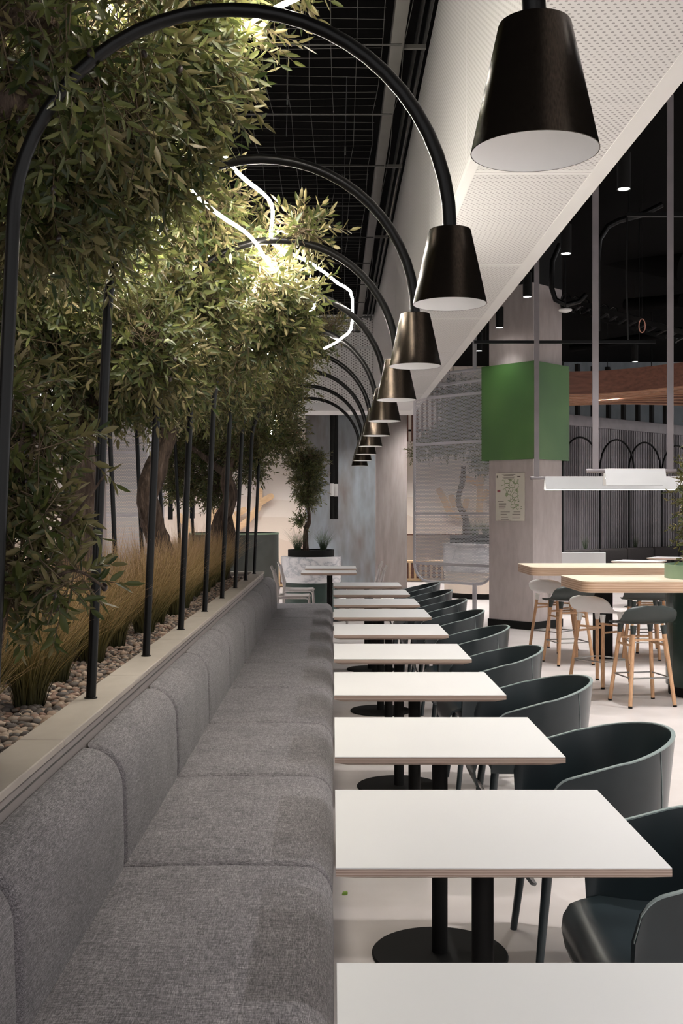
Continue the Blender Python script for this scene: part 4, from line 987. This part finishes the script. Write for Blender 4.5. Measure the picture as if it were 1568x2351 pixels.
# tree in the drum planter at right
bR = (3.22, 9.10, .98)
tR = thing('olive_tree', 'olive tree growing out of the sage green ring on the bar table', 'tree', bR)
limb([bR, (3.2, 9.1, 1.3), (3.26, 9.1, 1.6), (3.22, 9.1, 2.0)], [.05, .04, .035, .02], 9, seed=33).build('trunk', 'bark', tR, bR, smooth=True, ang=180)
plant(tR, bR, [((3.25, 9.1, 1.62), .30), ((3.2, 9.05, 1.85), .30), ((3.12, 9.0, 1.4), .22), ((3.3, 9.1, 2.15), .3), ((3.05, 9.0, 1.27), .1), ((2.97, 9.0, 1.72), .13), ((2.98, 9.0, 1.45), .13), ((2.95, 9.0, 1.60), .10)], 560, np.random.default_rng(6), 14, (.045, .065), True, 120, 6, (.12, .22))
# counter tree behind the screen
bK = (2.45, 19.8, 1.10)
tK = thing('olive_tree', 'olive tree on the round counter, seen through the perforated screen', 'tree', bK)
limb([bK, W(1068, 1190, 19.8), W(1052, 1150, 19.8), W(1062, 1105, 19.8), W(1064, 1070, 19.8)], [.09, .06, .05, .045, .04], 9, seed=41).build('trunk', 'bark', tK, bK, smooth=True, ang=180)
plant(tK, bK, [B_(1035, 1000, 19.8, .42), B_(1085, 960, 19.8, .6), B_(990, 1020, 19.6, .3), B_(1115, 1050, 19.8, .35), B_(1060, 920, 19.8, .5), B_(960, 1035, 19.6, .18)], 1300, np.random.default_rng(8), 12, (.05, .075), False, 0, 0)
# topiary in the marble planter
bT = (-.42, 17.0, .93)
tT = thing('olive_tree', 'small potted olive topiary on the marble plinth', 'tree', bT)
limb([bT, W(703, 1215, 17), W(710, 1195, 17), W(706, 1150, 17), W(706, 1080, 17)], [.05, .04, .03, .025, .015], 8, seed=51).build('trunk', 'bark', tT, bT, smooth=True, ang=180)
plant(tT, bT, [B_(706, 1100, 17, (.30, .30, .40)), B_(704, 1055, 17, (.36, .3, .24)), B_(690, 1195, 17, .11), B_(705, 1145, 17, .16)], 800, np.random.default_rng(9), 12, (.04, .06), False, 0, 0, (.1, .18))

# grasses
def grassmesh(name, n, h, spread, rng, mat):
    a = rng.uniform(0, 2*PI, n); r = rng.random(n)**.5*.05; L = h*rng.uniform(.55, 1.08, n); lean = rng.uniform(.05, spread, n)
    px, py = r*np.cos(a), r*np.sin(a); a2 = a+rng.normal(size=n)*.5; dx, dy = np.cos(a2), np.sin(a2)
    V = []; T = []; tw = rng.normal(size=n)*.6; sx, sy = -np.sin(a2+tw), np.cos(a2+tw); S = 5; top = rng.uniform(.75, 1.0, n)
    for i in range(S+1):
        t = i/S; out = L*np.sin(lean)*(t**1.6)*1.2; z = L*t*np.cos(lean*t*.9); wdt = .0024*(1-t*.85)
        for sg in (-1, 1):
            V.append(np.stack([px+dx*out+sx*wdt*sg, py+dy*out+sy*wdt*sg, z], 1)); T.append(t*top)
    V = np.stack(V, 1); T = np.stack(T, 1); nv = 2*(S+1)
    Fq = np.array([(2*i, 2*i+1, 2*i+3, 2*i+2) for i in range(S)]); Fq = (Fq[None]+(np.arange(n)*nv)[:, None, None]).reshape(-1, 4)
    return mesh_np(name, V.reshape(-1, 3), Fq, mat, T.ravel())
rg = np.random.default_rng(21)
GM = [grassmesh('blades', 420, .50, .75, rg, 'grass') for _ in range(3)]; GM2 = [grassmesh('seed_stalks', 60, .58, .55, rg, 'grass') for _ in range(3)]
i = 0
for row, (xr, ys0, dy) in enumerate(((-1.10, 2.75, .56), (-1.33, 3.0, .72))):
    y = ys0
    while y < 11.5:
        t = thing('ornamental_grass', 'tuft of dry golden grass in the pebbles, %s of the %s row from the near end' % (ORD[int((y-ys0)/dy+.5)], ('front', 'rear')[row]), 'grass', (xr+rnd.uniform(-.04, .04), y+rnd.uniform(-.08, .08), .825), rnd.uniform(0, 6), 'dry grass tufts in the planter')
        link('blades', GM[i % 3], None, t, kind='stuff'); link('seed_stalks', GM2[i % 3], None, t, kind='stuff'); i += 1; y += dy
GG = [grassmesh('blades', 170, .38, .8, rg, 'grassgreen') for _ in range(2)]
for i, (x, y, z, lab) in enumerate(((-.55, 16.95, .93, 'green grass tuft on the marble plinth, left of the little trunk'), (-.15, 17.0, .93, 'green grass tuft on the marble plinth, right of the little trunk'),
                                    (2.75, 19.6, 1.10, 'grass tuft on the round counter behind the screen'), (2.95, 19.7, 1.10, 'grass tuft on the round counter close to the pillar'), (2.55, 19.5, 1.10, 'grass tuft in front of the counter tree trunk'))):
    t = thing('ornamental_grass', lab, 'grass', (x, y, z), i, 'green grass tufts'); link('blades', GG[i % 2], None, t, kind='stuff')
for i, px in enumerate((1305, 1421)):
    q = (px-VX)/F; s = (q*A0.y-A0.x)/(AD.x-q*AD.y); b = A0+AD*s+AN*.40
    t = thing('ornamental_grass', ('green grass tuft by the slatted partition next to the pillar', 'green grass tuft between the black arches')[i], 'grass', (b.x, b.y, .74), 0, 'green grass tufts'); c = link('blades', GG[i], None, t, kind='stuff'); c.scale = (.5, .5, 1.0)

# pebbles
bmp = bmesh.new(); bmesh.ops.create_icosphere(bmp, subdivisions=2, radius=1)
PM = []
for i in range(6):
    me = bpy.data.meshes.new('pebble'); bmp.to_mesh(me); me.shade_smooth()
    co = np.array([v.co for v in bmp.verts]); co *= (1+.12*np.sin(co[:, :1]*3+i)+.1*np.cos(co[:, 1:2]*2.5+i*2)); me.vertices.foreach_set('co', co.astype(np.float32).ravel()); me.update()
    me.materials.append(PEB[i]); PM.append(me)
bmp.free(); bmp = bmesh.new(); bmesh.ops.create_icosphere(bmp, subdivisions=1, radius=1)
IV = np.array([v.co for v in bmp.verts]); IT = np.array([[v.index for v in f.verts] for f in bmp.faces]); bmp.free()
rp = np.random.default_rng(31); pts = []
for layer, (zz, dens) in enumerate(((.818, .027), (.829, .031))):
    y = 2.2
    while y < 11.7:
        x = -1.46
        while x < -.885:
            pts.append((x+rp.normal()*.006, y+rp.normal()*.006, zz+rp.normal()*.004)); x += dens
        y += dens
pts = np.array(pts); vis = inframe(pts) & (pts[:, 2] > .822); dist = np.linalg.norm(pts-np.array([-.7, 2.6, .9]), axis=1)
cand = np.where(vis)[0]; cand = cand[np.argsort(dist[cand])[:300]]
NAMES = ['warm grey', 'dark grey', 'tan', 'charcoal', 'pale beige', 'reddish brown']
for i in cand:
    c = int(rp.integers(6)); ob = bpy.data.objects.new('pebble', PM[c]); COL.objects.link(ob); ob.location = pts[i]
    s = rp.uniform(.012, .020); ob.scale = (s*rp.uniform(.9, 1.35), s*rp.uniform(.8, 1.1), s*rp.uniform(.55, .8)); ob.rotation_euler = (rp.normal()*.25, rp.normal()*.25, rp.uniform(0, 6.28))
    tag(ob, 'small rounded %s pebble near the camera end of the planter bed' % NAMES[c], 'pebble', '%s pebbles in the planter' % NAMES[c])
rest = np.setdiff1d(np.arange(len(pts)), cand)
for c in range(6):
    R_ = rest[c::6]; n = len(R_); a = rp.uniform(0, 6.28, n); s = rp.uniform(.012, .019, n)
    V = IV[None]*np.stack([s*rp.uniform(.9, 1.35, n), s*rp.uniform(.8, 1.1, n), s*rp.uniform(.55, .8, n)], 1)[:, None, :]
    ca, sa = np.cos(a)[:, None], np.sin(a)[:, None]; V = np.stack([V[..., 0]*ca-V[..., 1]*sa, V[..., 0]*sa+V[..., 1]*ca, V[..., 2]], 2)+pts[R_][:, None, :]
    me = mesh_np('pebbles', V.reshape(-1, 3), (IT[None]+(np.arange(n)*len(IV))[:, None, None]).reshape(-1, 3), PEB[c]); me.shade_smooth()
    ob = link('pebbles', me, None, None); ob['kind'] = 'stuff'; tag(ob, 'bed of %s river pebbles mixed through the planter' % NAMES[c], 'pebbles')

# ================================================================== LED STRIPS
def led(pts, label, r=.0075, st=1):
    P = [W(*p) for p in pts]; S = []
    m = len(P)
    for i in range(m-1):
        p0, p1, p2, p3 = P[max(i-1, 0)], P[i], P[i+1], P[min(i+2, m-1)]
        for q in range(st):
            t = q/st; S.append(.5*((2*p1)+(p2-p0)*t+(2*p0-5*p1+4*p2-p3)*t*t+(3*p1-p0-3*p2+p3)*t**3))
    S.append(P[-1]); tag(MB().tube(S, r, 5 if st > 1 else 4).build('led_strip', 'led', smooth=True), label, 'light strip', 'light strips in the trees')
led([(515, 358, 3.7), (545, 395, 3.85), (575, 422, 4.05), (605, 445, 4.3), (624, 470, 4.5), (625, 505, 4.7), (621, 535, 4.78), (625, 557, 4.85), (655, 577, 5.05), (700, 597, 5.3), (745, 625, 5.6), (775, 650, 5.75), (804, 668, 5.85), (809, 705, 6.0), (806, 755, 6.2), (790, 772, 6.5), (770, 787, 6.9), (745, 800, 7.2)], 'bright light strip looping free of the leaves from arch to arch', st=2)
led([(405, 370, 3.7), (424, 410, 3.8), (445, 445, 3.9), (480, 475, 4.1), (520, 505, 4.3), (560, 530, 4.5), (590, 560, 4.75), (610, 595, 4.9), (640, 625, 5.2), (685, 650, 5.5), (702, 668, 5.7), (706, 690, 5.8), (722, 690, 5.9), (716, 715, 6.0), (685, 722, 6.1), (650, 735, 6.2), (600, 748, 6.4), (560, 740, 6.6)], 'light strip twisting down the edge of the second tree crown', st=2)
led([(685, -6, 2.66), (640, 15, 2.95), (590, 42, 3.2), (540, 82, 3.33), (512, 112, 3.38), (490, 150, 3.4), (465, 185, 3.42), (440, 228, 3.45), (400, 275, 3.5), (370, 310, 3.5), (362, 340, 3.5), (400, 345, 3.6), (440, 330, 3.65), (475, 345, 3.68), (400, 372, 3.72)], 'light strip hanging down the outer leaves of the nearest tree')
led([(225, -10, 2.8), (248, 12, 2.85), (264, 36, 2.9), (240, 90, 3.05), (200, 160, 3.2), (165, 238, 3.3), (110, 330, 3.4), (140, 420, 3.5), (85, 505, 3.6), (60, 560, 3.8)], 'light strip buried in the leaves at the top left')
led([(0, 150, 2.9), (60, 420, 3.9), (150, 560, 4.4), (148, 640, 4.6), (145, 665, 4.7), (230, 700, 4.9), (330, 560, 4.9), (400, 640, 5.0), (330, 720, 5.1), (460, 720, 5.3), (520, 650, 5.3)], 'light strip wound through the heart of the second crown')
led([(250, 820, 7.8), (350, 770, 8.1), (430, 850, 8.3), (500, 770, 8.3), (560, 840, 8.4), (610, 760, 8.4), (690, 745, 8.2), (700, 800, 8.6), (600, 880, 8.9)], 'light strip wound through the third crown')
led([(450, 920, 11.2), (520, 900, 11.3), (560, 970, 11.4), (600, 880, 11.3), (640, 940, 11.3), (620, 1000, 11.4)], 'light strip wound through the fourth crown')
led([(180, 560, 4.5), (260, 520, 4.6), (330, 480, 4.6), (380, 560, 4.7), (300, 640, 4.75), (210, 700, 4.7), (150, 760, 5.0)], 'light strip tucked behind the front leaves of the second crown')
led([(420, 640, 4.9), (480, 590, 4.9), (540, 640, 5.0), (600, 640, 5.1), (560, 700, 5.2), (470, 780, 5.1), (390, 820, 5.0)], 'light strip low on the right side of the second crown')
led([(300, 900, 7.6), (400, 880, 7.7), (470, 840, 7.7), (560, 800, 7.8), (640, 820, 8.0)], 'light strip along the underside of the third crown')
tag(MB().add([(.036, 4.30, .001), (.058, 4.302, .001), (.060, 4.318, .003), (.038, 4.32, .002), (.038, 4.302, .009), (.056, 4.304, .010), (.057, 4.316, .011), (.040, 4.317, .009)],
    [(3, 2, 1, 0), (4, 5, 6, 7), (0, 1, 5, 4), (1, 2, 6, 5), (2, 3, 7, 6), (3, 0, 4, 7)]).build('leaf_fragment', flat('fresh_leaf_bit', lin('#7b9a3c'), .6)), 'tiny green leaf scrap lying on the floor beside the banquette', 'leaf scrap')
